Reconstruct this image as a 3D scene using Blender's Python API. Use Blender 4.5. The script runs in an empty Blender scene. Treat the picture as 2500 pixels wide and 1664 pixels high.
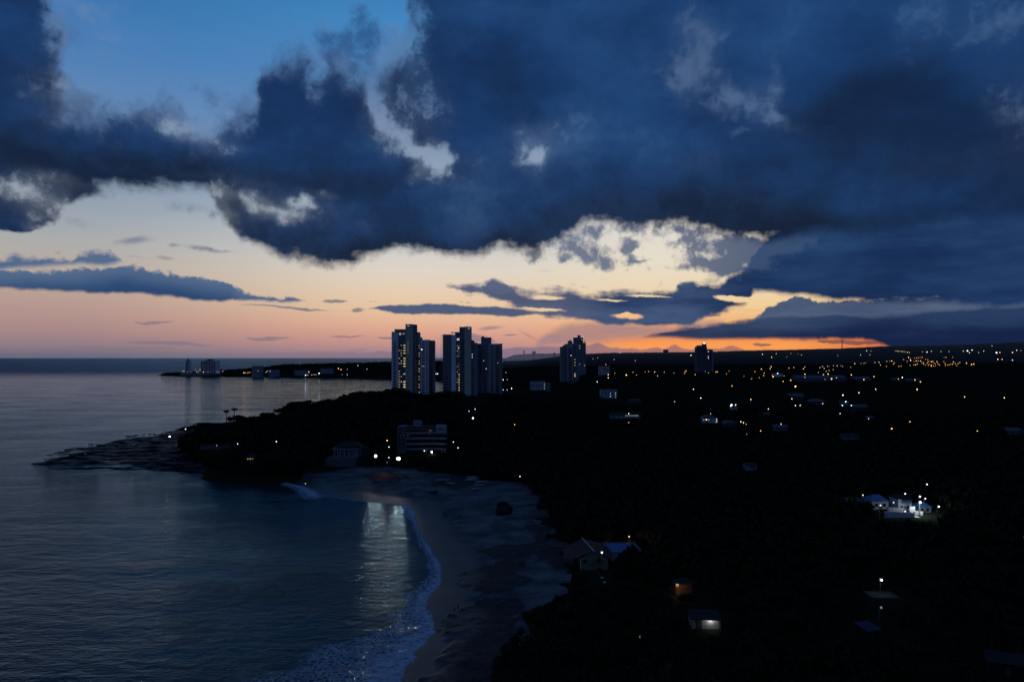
import bpy, math, random
import numpy as np
from mathutils import Vector

F, CU, HV, H = 1700.0, 1250.0, 873.0, 65.0      # focal length in photo pixels, principal column, horizon row, eye height (m)
scene = bpy.context.scene
col = scene.collection

def lin(c):
    return tuple(((x/255)/12.92 if x/255 <= 0.04045 else ((x/255+0.055)/1.055)**2.4) for x in c)
def rgba(c): return lin(c)+(1.0,)

def az_el(u, v):
    az = math.atan((u-CU)/F)
    return az, math.atan((HV-v)/F*math.cos(az))

# ---------------------------------------------------------------- world: dusk sky built from direction (azimuth, elevation)
class V:                                             # a node socket with arithmetic
    nt = None
    def __init__(s, sock): s.s = sock
    @classmethod
    def math(c, op, *args, clamp=False):
        n = c.nt.nodes.new('ShaderNodeMath'); n.operation = op; n.use_clamp = clamp
        for i, a in enumerate(args):
            if isinstance(a, V): c.nt.links.new(a.s, n.inputs[i])
            else: n.inputs[i].default_value = a
        return V(n.outputs[0])
    def __add__(s, o): return V.math('ADD', s, o)
    __radd__ = __add__
    def __mul__(s, o): return V.math('MULTIPLY', s, o)
    __rmul__ = __mul__
    def __sub__(s, o): return V.math('SUBTRACT', s, o)
    def __rsub__(s, o): return V.math('SUBTRACT', o, s)
    def __neg__(s): return V.math('MULTIPLY', s, -1.0)

def vmin(a, b): return V.math('MINIMUM', a, b)
def vmax(a, b): return V.math('MAXIMUM', a, b)
def smin(a, b, k):
    n = V.nt.nodes.new('ShaderNodeMath'); n.operation = 'SMOOTH_MIN'
    V.nt.links.new(a.s, n.inputs[0]); V.nt.links.new(b.s, n.inputs[1]); n.inputs[2].default_value = k
    return V(n.outputs[0])
def sstep(x, lo, hi, a=0.0, b=1.0, kind='SMOOTHSTEP'):
    n = V.nt.nodes.new('ShaderNodeMapRange'); n.interpolation_type = kind
    V.nt.links.new(x.s, n.inputs[0])
    for i, q in ((1, lo), (2, hi), (3, a), (4, b)): n.inputs[i].default_value = q
    return V(n.outputs[0])
def xyz(x, y, z=0.0):
    n = V.nt.nodes.new('ShaderNodeCombineXYZ')
    for i, a in enumerate((x, y, z)):
        if isinstance(a, V): V.nt.links.new(a.s, n.inputs[i])
        else: n.inputs[i].default_value = a
    return V(n.outputs[0])
def vec(op, a, b=None, scale=None):
    n = V.nt.nodes.new('ShaderNodeVectorMath'); n.operation = op
    V.nt.links.new(a.s, n.inputs[0])
    if isinstance(b, V): V.nt.links.new(b.s, n.inputs[1])
    elif b is not None: n.inputs[1].default_value = b
    if scale is not None: n.inputs['Scale'].default_value = scale
    return V(n.outputs[1] if op in ('LENGTH', 'DOT_PRODUCT') else n.outputs[0])
def vmad(p, m, o):
    n = V.nt.nodes.new('ShaderNodeVectorMath'); n.operation = 'MULTIPLY_ADD'
    V.nt.links.new(p.s, n.inputs[0]); n.inputs[1].default_value = m; n.inputs[2].default_value = o
    return V(n.outputs[0])
def noise(p, scale, detail=4, rough=0.55, color=False, dist=0.0, dim='3D', lac=2.0):
    n = V.nt.nodes.new('ShaderNodeTexNoise'); n.noise_dimensions = dim
    V.nt.links.new(p.s, n.inputs['Vector'])
    n.inputs['Scale'].default_value = scale; n.inputs['Detail'].default_value = detail
    n.inputs['Roughness'].default_value = rough; n.inputs['Distortion'].default_value = dist; n.inputs['Lacunarity'].default_value = lac
    return V(n.outputs['Color' if color else 'Fac'])
def ramp(x, stops):
    n = V.nt.nodes.new('ShaderNodeValToRGB'); V.nt.links.new(x.s, n.inputs[0])
    e = n.color_ramp.elements
    e[0].position, e[0].color = stops[0][0], rgba(stops[0][1])
    e[1].position, e[1].color = stops[-1][0], rgba(stops[-1][1])
    for p, c in stops[1:-1]:
        k = e.new(p); k.color = rgba(c)
    return V(n.outputs[0])
def mix(f, a, b, mode='MIX'):
    n = V.nt.nodes.new('ShaderNodeMix'); n.data_type = 'RGBA'; n.blend_type = mode; n.clamp_factor = True
    if isinstance(f, V): V.nt.links.new(f.s, n.inputs[0])
    else: n.inputs[0].default_value = f
    for i, q in ((6, a), (7, b)):
        if isinstance(q, V): V.nt.links.new(q.s, n.inputs[i])
        else: n.inputs[i].default_value = rgba(q)
    return V(n.outputs[2])

def build_world():
    w = bpy.data.worlds.new("World"); scene.world = w; w.use_nodes = True
    nt = w.node_tree; nt.nodes.clear(); V.nt = nt
    tc = nt.nodes.new('ShaderNodeTexCoord')
    sp = nt.nodes.new('ShaderNodeSeparateXYZ'); nt.links.new(tc.outputs['Generated'], sp.inputs[0])
    dx, dy, dz = (V(o) for o in sp.outputs)
    az = V.math('ARCTAN2', dx, dy)
    el = V.math('ARCSINE', dz)
    A0, AR, E0, ER = -0.9, 1.8, -0.05, 0.85
    P = xyz(az, el)
    Pd = V(tc.outputs['Generated'])
    # shared turbulence: the direction vector itself is the noise domain, so nothing has a seam
    w1 = noise(Pd, 9.0, 4, 0.62, color=True)
    w2 = noise(vec('ADD', Pd, (3.1, 7.7, 1.3)), 32.0, 5, 0.6, color=True)
    def centred(cs):                                                         # colour -> vector about zero, with no implicit conversion node
        n = nt.nodes.new('ShaderNodeSeparateColor'); nt.links.new(cs.s, n.inputs[0])
        r, g, b = (V(o) for o in n.outputs); return xyz(r - 0.5, g - 0.5, b - 0.5)
    off1 = centred(w1); off2 = centred(w2)
    Pw = vec('ADD', P, vec('MULTIPLY', off1, (0.085, 0.06, 0.0)))            # broad billows
    Pw = vec('ADD', Pw, vec('MULTIPLY', off2, (0.026, 0.016, 0.0)))
    Pf = vec('ADD', P, vec('MULTIPLY', off2, (0.022, 0.010, 0.0)))           # small billows for far clouds
    f1 = noise(vec('ADD', Pd, vec('SCALE', off2, scale=0.05)), 19.0, 7, 0.60)
    Pstr = xyz(az*1.0, el*5.0, 0.37)
    f2 = noise(Pstr, 9.0, 6, 0.58)                                           # drawn out sideways
    f3 = noise(Pd, 75.0, 4, 0.55)
    big = noise(xyz(az*1.0, el*1.7, 2.3), 4.2, 5, 0.52)

    f1 = (f1 - 0.5)*2.3 + 0.5; f3 = f3 - 0.5; f2 = (f2 - 0.5)*2.0 + 0.5; big = (big - 0.5)*1.7 + 0.5

    Pm = vec('ADD', vec('ADD', P, vec('MULTIPLY', off1, (0.070, 0.024, 0.0))), vec('MULTIPLY', off2, (0.034, 0.012, 0.0)))   # middle clouds
    def split(p):
        n = nt.nodes.new('ShaderNodeSeparateXYZ'); nt.links.new(p.s, n.inputs[0]); return V(n.outputs[0]), V(n.outputs[1])
    Pb = vec('ADD', vec('ADD', P, vec('MULTIPLY', off1, (0.085, 0.026, 0.0))), vec('MULTIPLY', off2, (0.024, 0.013, 0.0)))   # flat undersides
    azb, elb = split(Pb)
    azw, elw = split(Pw); azf, elf = split(Pf); azm, elm = split(Pm)
    # everything below hangs on this one sum, so the shader compiler does not hold all its early terms live at once
    late = (azw + azf + azm + azb + f1 + f2 + f3 + big)*1e-7
    az = az + late; el = el + late; f1 = f1 + late; f2 = f2 + late; f3 = f3 + late; big = big + late
    Pw = xyz(azw + late, elw); Pf = xyz(azf + late, elf); Pm = xyz(azm + late, elm)
    tw, tf, tm, tb = (((q + late) - A0)*(1/AR) for q in (azw, azf, azm, azb))
    def curve(t, pts):
        n = nt.nodes.new('ShaderNodeFloatCurve'); nt.links.new(t.s, n.inputs['Value'])
        c = n.mapping.curves[0]
        ps = []
        for u, v in pts:
            a, e = az_el(u, v); ps.append(((a-A0)/AR, min(max((e-E0)/ER, 0), 1)))
        c.points[0].location = ps[0]; c.points[1].location = ps[-1]
        for q in ps[1:-1]: c.points.new(*q)
        for q in c.points: q.handle_type = 'AUTO_CLAMPED'
        n.mapping.extend = 'HORIZONTAL'; n.mapping.update()
        return V(n.outputs[0])*ER + E0
    def blobs(p, lst):
        tot = None
        for u, v, ru, rv, rot, amp in lst:
            a, e = az_el(u, v)
            if rot == 0:
                g = sstep(vec('LENGTH', vmad(p, (F/ru, F/rv, 0), (-a*F/ru, -e*F/rv, 0))), 1.35, 0.0, 0.0, amp)
            else:
                q = math.radians(rot); k, h = math.cos(q), math.sin(q)
                X = vec('DOT_PRODUCT', p, (k*F/ru, h*F/ru, 0)) - (k*a+h*e)*F/ru
                Y = vec('DOT_PRODUCT', p, (-h*F/rv, k*F/rv, 0)) - (-h*a+k*e)*F/rv
                g = sstep(V.math('SQRT', V.math('MULTIPLY_ADD', X, X, Y*Y)), 1.35, 0.0, 0.0, amp)
            tot = g if tot is None else tot + g
        return tot
    def after(c):                                                            # the same fields again, tied to what is already painted: keeps the shader's working set small
        n = nt.nodes.new('ShaderNodeSeparateColor'); nt.links.new(c.s, n.inputs[0]); k = V(n.outputs[0])*1e-8
        q = [x + k for x in (az, el, f1, f2, f3, big, azw, elw, azf, elf, azm, elm, azb, elb)]
        return q + [xyz(q[6], q[7]), xyz(q[8], q[9]), xyz(q[10], q[11])] + [(x - A0)*(1/AR) for x in (q[6], q[8], q[10], q[12])]
    # ---- clear air
    def er(stops):
        out = []
        for v, c in stops:
            e = math.atan((HV-v)/F); out.append(((e+0.02)/0.6, c))
        return sorted(out)
    et = (el + 0.02)*(1/0.6)
    left = ramp(et, er([(880,(84,94,118)),(868,(104,104,124)),(850,(138,120,130)),(820,(166,134,133)),(780,(183,148,139)),(735,(190,163,148)),(690,(188,174,160)),(630,(172,174,173)),(560,(150,163,176)),(470,(122,147,174)),(330,(95,134,180)),(200,(70,124,182)),(0,(42,106,162)),(-300,(22,72,128))]))
    cent = ramp(et, er([(880,(128,118,140)),(862,(160,130,140)),(845,(192,142,138)),(815,(220,162,140)),(785,(236,184,148)),(755,(240,202,162)),(715,(238,212,180)),(660,(230,219,203)),(600,(212,212,208)),(500,(158,174,192)),(400,(128,154,190)),(250,(88,136,186)),(60,(66,134,192)),(-300,(30,84,140))]))
    rgt = ramp(et, er([(880,(226,128,84)),(862,(246,146,82)),(848,(253,160,80)),(830,(250,150,78)),(800,(250,172,104)),(750,(250,214,154)),(700,(243,222,186)),(640,(238,228,206)),(560,(228,222,212)),(450,(150,168,190)),(300,(100,140,185)),(0,(60,120,175)),(-300,(26,74,128))]))
    c = mix(sstep(az, -0.60, -0.12), left, cent)
    c = mix(sstep(az, -0.02, 0.20), c, rgt)
    c = mix(sstep(el, 0.02, 0.06, 0.04, 0.12)*sstep(el, 0.26, 0.14), c, (150,146,160))              # a little thin haze over everything
    c = mix(sstep(az, 0.36, 0.52)*sstep(el, 0.04, 0.02)*0.75, c, (196,84,60))
    sky = nt.nodes.new('ShaderNodeTexSky'); sky.sky_type = 'NISHITA'; sky.sun_disc = False
    sky.sun_elevation = math.radians(-3.0); sky.sun_rotation = math.radians(20.0)
    nish = V(sky.outputs[0])
    az, el, f1, f2, f3, big, azw, elw, azf, elf, azm, elm, azb, elb, Pw, Pf, Pm, tw, tf, tm, tb = after(c)
    # below: every layer lays its colour over what lies behind it
    # mauve veil and the row of far cumulus on the horizon
    vt = curve(tf, [(1100,900),(1250,860),(1300,838),(1330,812),(1370,790),(1500,780),(1650,788),(1700,778),(1740,775),(1775,788),(1830,830)])
    vb = curve(tf, [(1100,880),(1330,852),(1475,840),(1600,831),(1680,827),(1760,824),(1830,824)])
    sd = smin(vt - elf, elf - vb, 0.003)
    c = mix(sstep(sd, -0.003, 0.012)*0.85, c, mix(sstep(f2, 0.3, 0.7), (170,132,130), (150,128,138)))
    hb = curve(tf, [(300,873),(560,866),(700,858),(900,858),(1100,866),(1180,856),(1240,848),(1330,846),(1420,842),(1464,835),(1480,845),(1512,851),(1560,851),(1597,846),(1620,850),(1642,840),(1660,846),(1700,850),(1745,850),(1770,848),(1788,842),(1806,850),(1857,854),(1950,858),(2100,858),(2250,866)])
    c = mix(sstep(hb - elf + f3*0.006, -0.0012, 0.002)*sstep(az, -0.5, 0.0, 0.25, 0.85), c, mix(sstep(az, 0.0, 0.35), (132,112,132), (158,108,100)))
    # thin pink wisps low on the left
    wl = blobs(Pf, [(380,787,50,5,3,1),(420,838,120,6,-2,1),(640,828,45,5,0,1),(680,822,35,4,0,1),(300,850,160,7,0,.8),(850,822,60,3,2,1),(950,824,40,4,0,1),(880,852,70,5,8,.7),(1195,800,50,9,4,.9),(1160,824,70,12,-12,.9),(1290,820,60,8,-25,.5),(1860,842,22,4,-5,1.6),(2030,836,34,4,-4,1.6),(2090,835,50,5,-4,1.6),(1245,817,20,3,0,1)])
    c = mix(sstep(wl*(0.35+1.1*f2), 0.22, 0.75)*0.7, c, mix(sstep(az, 0.2, 0.4), (128,114,128), (72,60,78)))
    az, el, f1, f2, f3, big, azw, elw, azf, elf, azm, elm, azb, elb, Pw, Pf, Pm, tw, tf, tm, tb = after(c)
    # far grey cumulus right of the gap of light, then the low dark stratus
    ct = curve(tf, [(1800,800),(1845,776),(1865,760),(1885,746),(1905,737),(1935,727),(1965,727),(1990,738),(2030,735),(2060,732),(2100,728),(2300,726),(2500,720),(2700,720)])
    sd = smin(ct - elf + f3*0.020, elf - 0.045, 0.002)
    c = mix(sstep(sd, -0.002, 0.0025)*sstep(az, 0.30, 0.345), c, mix(sstep(f2, 0.1, 0.9), (66,82,112), (86,100,126)))
    lt = curve(tf, [(1480,845),(1560,823),(1620,806),(1680,797),(1740,790),(1800,782),(1860,776),(1960,772),(2200,764),(2500,750),(2700,745)])
    lb = curve(tf, [(1480,822),(1560,824),(1640,826),(1700,829),(1990,829),(2060,831),(2130,836),(2180,850),(2230,885),(2700,885)])
    sd = smin(lt - elf + (f2-0.5)*0.012, el - lb + (f2-0.5)*0.004 + (f1-0.5)*sstep(az, 0.30, 0.46, 0.0008, 0.008), 0.002)
    c = mix(sstep(sd, -0.0018, 0.005), c, mix(sstep(el + (f2-0.5)*0.03, 0.022, 0.060), mix(sstep(az, 0.2, 0.45), (44,54,86), (20,35,70)), mix(sstep(az, 0.25, 0.5), (62,78,108), (40,60,96))))
    az, el, f1, f2, f3, big, azw, elw, azf, elf, azm, elm, azb, elb, Pw, Pf, Pm, tw, tf, tm, tb = after(c)
    # lens clouds on the left
    t1 = curve(tf, [(-500,650),(0,660),(110,658),(180,658),(230,654),(312,646),(370,657),(456,670),(530,681),(562,690),(583,707),(626,716),(684,727),(735,733),(760,740)])
    b1 = curve(tf, [(-500,695),(0,703),(110,709),(265,716),(370,722),(493,732),(583,736),(684,739),(735,736),(760,733)])
    s1 = smin(t1 - elf + (f1-0.5)*0.006 + f3*0.022, elf - b1 + (f1-0.5)*0.003, 0.002)
    t2 = curve(tf, [(-500,620),(0,629),(70,623),(170,630),(200,612),(240,608),(280,618),(300,640),(330,660)])
    b2 = curve(tf, [(-500,655),(0,660),(80,652),(170,648),(280,644),(300,636),(330,630)])
    s2 = smin(t2 - elf + (f1-0.5)*0.006 + f3*0.020, elf - b2, 0.002)
    t3 = curve(tf, [(560,760),(590,742),(640,744),(700,748),(760,753),(830,761),(895,757),(930,747),(1000,742),(1070,741),(1150,746),(1250,750),(1320,765)])
    b3 = curve(tf, [(560,740),(590,743),(640,748),(700,754),(760,759),(830,760),(895,757),(930,763),(1000,768),(1070,768),(1150,768),(1250,772),(1320,765)])
    s3 = smin(t3 - elf, elf - b3, 0.001)
    a3 = vmax(sstep(s1, -0.0015, 0.004), vmax(sstep(s2, -0.003, 0.006), sstep(s3, -0.001, 0.0025)))
    lens_c = mix(sstep(t1 - elf, 0.0, 0.03), (82,106,140), (38,70,112))
    lens_c = mix(sstep(az, -0.4, -0.15), lens_c, (76,90,120))
    c = mix(a3*0.992, c, lens_c)
    bits = blobs(Pf, [(815,737,38,5,0,1.3),(400,629,34,8,5,1.1),(335,628,26,6,-5,.8),(490,606,60,9,-6,1),(320,588,70,13,12,.7),(420,600,18,6,0,.7),(138,615,10,6,0,.9),(570,615,60,6,-3,.6),(875,757,20,7,0,1.2),(1125,737,10,4,0,1),(445,505,60,22,0,1.1),(520,520,30,20,0,.8),(200,545,45,22,0,.6),(1405,696,36,6,-8,1.3),(1330,660,30,6,0,.7),(1545,640,45,5,3,1.1),(1590,634,50,6,2,1.2),(1620,650,60,6,-5,.7),(1530,662,12,8,0,.7),(1575,668,18,8,0,.6),(1480,682,30,3,0,.5)])
    c = mix(sstep(bits*(0.1+1.2*f1), 0.2, 0.9)*0.8, c, mix(sstep(el, 0.1, 0.2), (112,110,128), (96,116,146)))
    az, el, f1, f2, f3, big, azw, elw, azf, elf, azm, elm, azb, elb, Pw, Pf, Pm, tw, tf, tm, tb = after(c)
    # the middle band in front of the light, and the big grey-blue bank on the right
    t6 = curve(tm, [(1050,720),(1085,700),(1130,697),(1165,700),(1195,686),(1225,690),(1250,704),(1320,711),(1380,708),(1450,720),(1520,712),(1600,707),(1650,702),(1668,681),(1700,683),(1740,693),(1765,672),(1830,642),(1862,590),(1890,562),(1925,538),(1980,520),(2100,498),(2700,450)])
    b6 = curve(tm, [(1050,690),(1085,700),(1150,722),(1250,752),(1310,776),(1400,782),(1470,796),(1510,797),(1540,788),(1600,801),(1680,797),(1715,772),(1760,757),(1800,745),(1817,735),(1824,712),(1900,720),(2000,730),(2200,738),(2700,745)])
    n6 = (f2-0.5)*0.016 + (f1-0.5)*0.008
    s6 = smin(t6 - elm, elm - b6, 0.004) + n6*sstep(az, 0.28, 0.36, 1.0, 0.3)
    holes6 = blobs(Pf, [(1345,727,48,6,-3,.018),(1330,754,60,7,-3,.022),(1500,734,50,4,-3,.016),(1590,724,70,3,-3,.012),(1530,768,80,11,-4,.020),(1780,728,55,11,-6,.03),(1730,666,35,10,0,.012),(1480,745,60,5,0,.010)])
    a6 = sstep(s6 - holes6*(0.5+f2), -0.003, 0.007)
    c6 = mix(sstep(f2, 0.15, 0.9), (40,60,98), (66,86,122))
    c6 = mix(sstep(az, 0.24, 0.36), c6, mix(sstep(big + (f2-0.5)*0.5, 0.1, 0.9), (22,44,82), (40,70,112)))
    c6 = mix(sstep(az, 0.05, 0.16, 0.35, 0.0), c6, (120,122,140))
    c = mix(a6, c, c6)
    # broken rags under the deck
    rg = blobs(Pm, [(1345,600,30,16,0,.5),(1310,640,40,12,0,.45),(1490,640,26,22,0,.6),(1415,610,30,30,0,.5),(1600,570,40,20,0,.6),(1560,550,50,16,0,.5),(1650,560,60,18,0,.6),(1700,610,60,24,0,.6),(1450,560,30,20,0,.5),(1640,640,46,14,0,.5),(1790,665,40,16,0,.8),(1462,628,42,34,0,1.2),(1474,590,24,42,10,1),(1440,600,34,36,0,.45),(1425,640,40,18,0,.55),(1360,628,50,16,-6,.75),(1385,645,30,12,0,.5),(1548,612,18,40,25,1.1),(1580,640,34,16,-25,.9),(1535,635,22,16,0,.7),(1700,640,34,20,0,1.1),(1745,640,50,24,0,.9),(1660,588,60,14,8,.9),(1700,575,55,22,0,.8),(1790,600,70,34,0,.9),(1850,620,60,34,0,1.),(1820,585,60,24,0,.8),(1900,610,70,34,0,1.2),(1960,590,60,34,0,1.3),(1870,650,46,24,0,.9),(1420,575,50,26,0,.5),(1520,600,40,22,0,.55),(1600,600,60,20,0,.6),(1660,620,50,18,0,.6),(1740,600,60,22,0,.7),(1800,640,60,24,0,.9),(1500,650,50,12,0,.5),(1640,655,60,10,0,.7),(1760,660,50,14,0,.7),(1390,600,40,18,0,.4),(1615,625,22,14,0,.4),(1640,690,40,14,0,.7),(1720,684,30,10,0,.5),(1500,560,40,18,0,.4),(1570,575,26,20,0,.45)])
    c = mix(sstep(rg*0.60 + ((f1-0.5)*1.1 + f3*1.2)*sstep(rg, 0.0, 0.3), 0.06, 0.80)*0.92, c, mix(sstep(az, 0.2, 0.34), (94,106,132), (58,80,114)))
    az, el, f1, f2, f3, big, azw, elw, azf, elf, azm, elm, azb, elb, Pw, Pf, Pm, tw, tf, tm, tb = after(c)
    # blue-grey wisps in the opening beside the tall head
    wv = blobs(Pw, [(770,60,70,90,0,.5),(800,130,60,60,0,.7),(850,110,70,50,0,.7),(835,185,40,60,0,.8),(890,150,50,60,0,.85),(870,60,60,60,0,.6),(905,40,70,50,0,.7),(945,95,70,40,20,.7),(890,215,44,60,0,.9),(935,180,40,30,0,.6),(700,60,70,50,0,.3),(120,70,60,110,0,.7),(210,150,60,90,0,.5),(420,230,80,40,0,.5),(540,230,90,50,0,.5),(260,30,120,40,0,.25),(320,110,90,20,0,.2)])
    wa = sstep(wv*0.55 + ((f1-0.5)*1.1 + f3*1.3)*sstep(wv, 0.0, 0.4), 0.0, 0.95)
    c = mix(wa*0.85, c, mix(sstep(wv + (big-0.5), 0.3, 1.1), (94,130,178), (44,84,134)))
    az, el, f1, f2, f3, big, azw, elw, azf, elf, azm, elm, azb, elb, Pw, Pf, Pm, tw, tf, tm, tb = after(c)
    # ---- the great deck
    top = curve(tw, [(-400,-420),(40,-420),(75,-150),(105,10),(128,85),(150,165),(190,212),(235,228),(300,236),(340,250),(395,238),(432,246),(448,284),(490,292),(540,258),(580,243),(622,228),(630,165),(648,125),(680,86),(715,80),(735,104),(748,150),(770,146),(790,122),(830,120),(870,130),(910,150),(950,120),(985,70),(1000,0),(1016,-140),(1040,-420),(2700,-420)])
    bot = curve(tb, [(-400,400),(0,424),(160,445),(320,455),(490,462),(518,486),(540,535),(575,583),(630,612),(700,637),(800,650),(900,645),(1008,617),(1070,626),(1140,632),(1250,617),(1292,630),(1356,606),(1425,565),(1473,543),(1568,553),(1674,553),(1780,578),(1886,592),(1950,584),(2003,568),(2152,562),(2258,543),(2500,530),(2700,520)])
    nb = (f1-0.5)
    sT = top - elw + nb*0.052 + f3*0.016
    sB = elb - bot + nb*0.010 + (f2-0.5)*0.010 + f3*0.016
    hang = blobs(Pw, [(40,505,80,70,0,.085),(100,455,120,40,0,.05),(-60,470,120,110,0,.09)])
    sB = sB + hang
    sd = smin(sT, sB, 0.01)
    aT = sstep(sT, -0.016, 0.040); aB = sstep(sB, -0.008, 0.014)
    deck = vmin(aT, aB)
    # thin places where the sky behind shines through
    G = [(540,520,34,60,0,.55),(525,480,40,30,0,.5),(1015,90,44,130,0,.55),(560,560,40,40,0,.3),(985,20,50,60,0,.5),(150,440,90,20,0,.3),(1205,630,60,10,0,.3),(960,150,130,170,0,.42),(960,340,110,90,-30,.40),(1290,360,120,80,0,.35),(680,515,160,60,0,.38),(1690,170,110,150,-10,.40),(1840,250,140,90,-30,.40),(450,310,140,60,-10,.42),(130,100,80,170,0,.45),(1430,330,130,110,0,.22),(1060,270,80,120,0,.25),(1700,400,120,70,0,.22),(60,470,120,60,0,.4),(2330,80,260,110,0,.22),(2480,300,90,260,0,.15),(560,440,160,30,0,.15),(1130,430,90,70,0,.25),(945,60,60,60,20,.75),(975,95,40,45,0,.85),(905,130,70,34,-10,.7),(835,135,40,40,0,.8),(842,165,26,40,0,.5),(940,158,45,30,25,.85),(905,200,40,60,15,.72),(912,250,26,62,10,.9),(930,285,26,45,12,.9),(965,330,45,24,-35,.75),(1015,380,62,26,-10,.95),(1050,400,58,40,-18,1.15),(1080,420,34,40,0,.6),(1025,440,30,24,0,.5),(758,140,14,40,0,.7),
         (1300,355,44,30,0,.72),(1320,370,44,20,12,.8),(1275,385,26,12,10,.6),(1285,315,40,30,0,.35),(1340,320,40,40,0,.3),
         (640,508,48,20,-8,.85),(730,500,26,20,0,1.05),(712,540,28,22,0,.85),(680,525,46,22,0,.55),(600,480,70,18,0,.45),(780,470,40,20,0,.3),
         (1680,110,60,90,-12,.62),(1655,205,24,55,0,.75),(1690,180,46,50,20,.6),(1780,220,52,26,-25,.62),(1850,240,60,42,-30,.68),(1888,205,24,60,0,.72),(1880,280,30,24,-30,.75),(1925,310,50,18,-35,.6),(1800,322,24,10,0,.6),(1640,170,26,40,0,.3),(1720,390,70,40,0,.25),(1560,170,60,50,0,.2),
         (2330,25,150,50,-8,.35),(2440,60,100,40,0,.2),(2260,100,70,60,0,.25),(2480,220,60,120,0,.25),(2250,400,200,50,0,.15),
         (10,455,45,24,-8,.45),(60,470,45,22,0,.35),(130,500,60,26,15,.55),(100,555,40,16,0,.4),(420,300,30,40,0,.5),(455,315,44,30,0,.7),(500,330,70,18,-25,.5),(600,245,60,24,30,.35),(560,370,60,26,0,.22),(150,130,30,90,0,.6),(130,50,40,60,0,.5),(190,240,50,60,0,.4),(1170,560,80,50,0,.15),(890,560,60,30,0,.15),(1740,95,40,40,0,.35)]
    g = blobs(Pw, G)
    wide = sstep(g, 0.0, 1.3)*0.42*(0.35 + 1.3*f1)
    gm = vmax(sstep(g*0.72 + ((f1-0.5)*1.05 + f3*0.85)*sstep(g, 0.0, 0.4), 0.12, 1.20), wide)
    # body colour
    dk = blobs(Pw, [(80,390,190,70,0,.7),(1180,300,150,110,0,.25),(1330,590,150,60,0,.7),(1650,515,330,60,0,1.0),(1950,560,200,50,0,.9),(2150,300,330,150,0,.8),(2420,330,160,160,0,.55),(780,620,260,40,0,.75),(1150,610,240,40,0,.7),(700,430,300,50,0,.55),(1250,230,120,90,0,.35),(1480,440,220,70,0,.55),(2000,150,200,140,0,.25),(420,420,300,40,0,.5),(30,230,120,160,0,.3)])
    lt_ = blobs(Pw, [(760,260,120,120,0,.5),(1150,520,170,80,0,.5),(1080,120,110,150,0,.3),(1420,330,160,110,0,.45),(2250,480,200,60,0,.3),(1950,80,160,90,0,.25),(900,540,150,60,0,.35),(250,330,150,80,0,.4),(1700,350,160,60,0,.3),(1250,60,160,60,0,.1)])
    tone = 0.50 + (big-0.5)*0.62 + (f2-0.5)*0.12 + (f1-0.5)*0.24 + lt_*0.42 - dk*0.42
    tone = tone + sstep(sB, 0.0, 0.10, -0.12, 0.04)
    body = ramp(tone, [(0.0,(19,31,52)),(0.16,(23,38,63)),(0.34,(24,46,80)),(0.52,(26,55,98)),(0.72,(34,68,113)),(1.0,(60,96,138))])
    body = mix(sstep(az, 0.35, 0.66)*0.55, body, (15,38,74))
    body = mix(sstep(el, 0.16, 0.36)*0.40, body, mix(sstep(big, .3, .7), (19,44,84), (27,68,122)))
    body = mix(sstep(el, 0.33, 0.17)*0.52*sstep(az, 0.42, 0.25, 0.35, 1.0), body, mix(sstep(f1 + (big-0.5), 0.2, 0.9), (27,42,68), (36,57,92)))   # slate where the sheet is seen from far below
    thin = ramp((el+0.02)*(1/0.6), er([(650,(190,190,190)),(560,(170,178,188)),(480,(165,180,196)),(380,(140,160,184)),(250,(104,132,172)),(120,(84,130,178)),(0,(66,118,172)),(-300,(50,96,150))]))
    thin = mix(sstep(az, 0.05, 0.22)*0.72, thin, mix(sstep(az, 0.33, 0.5), mix(sstep(el, 0.30, 0.44), (58,86,126), (70,80,108)), (42,72,114)))
    body = mix(gm*0.90, body, thin)
    # feathered margin is lighter than the body
    body = mix(sstep(sT, 0.055, 0.0)*0.45, body, (88,112,152))
    c = mix(deck, c, body)
    # behind the observer and far to the sides: unbroken dusk cloud
    side = sstep(V.math('ABSOLUTE', az), 0.72, 1.2)
    over = sstep(el, 0.50, 0.75)
    far = mix(sstep(f1, 0.3, 0.7), (40,64,104), (58,90,140))
    c = mix(vmax(side*sstep(el, 0.0, 0.1, 0.4, 1.0), over), c, far)
    c = mix(sstep(el, -0.005, -0.03), c, (18,26,40))
    bg = nt.nodes.new('ShaderNodeBackground'); nt.links.new(c.s, bg.inputs[0]); bg.inputs[1].default_value = 1.0
    bg2 = nt.nodes.new('ShaderNodeBackground'); nt.links.new(nish.s, bg2.inputs[0]); bg2.inputs[1].default_value = 0.002
    ad = nt.nodes.new('ShaderNodeAddShader'); nt.links.new(bg.outputs[0], ad.inputs[0]); nt.links.new(bg2.outputs[0], ad.inputs[1])
    out = nt.nodes.new('ShaderNodeOutputWorld'); nt.links.new(ad.outputs[0], out.inputs[0])
    w.cycles.sampling_method = 'MANUAL'; w.cycles.sample_map_resolution = 1024

build_world()
cam_data = bpy.data.cameras.new("camera"); cam = bpy.data.objects.new("camera", cam_data); col.objects.link(cam)
cam.location = (0, 0, H); cam.rotation_euler = (math.pi/2, 0, 0)
cam_data.sensor_width = 36.0; cam_data.lens = 36.0*F/2500.0
cam_data.shift_y = (HV-832.0)/2500.0                   # verticals stay upright, horizon a little under the middle
cam_data.clip_start = 0.5; cam_data.clip_end = 200000.0
scene.camera = cam
scene.view_settings.view_transform = 'Standard'; scene.view_settings.look = 'None'
scene.view_settings.exposure = 0.0; scene.view_settings.gamma = 1.0
# ---------------------------------------------------------------- helpers
rng = np.random.default_rng(11)
random.seed(5)

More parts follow.
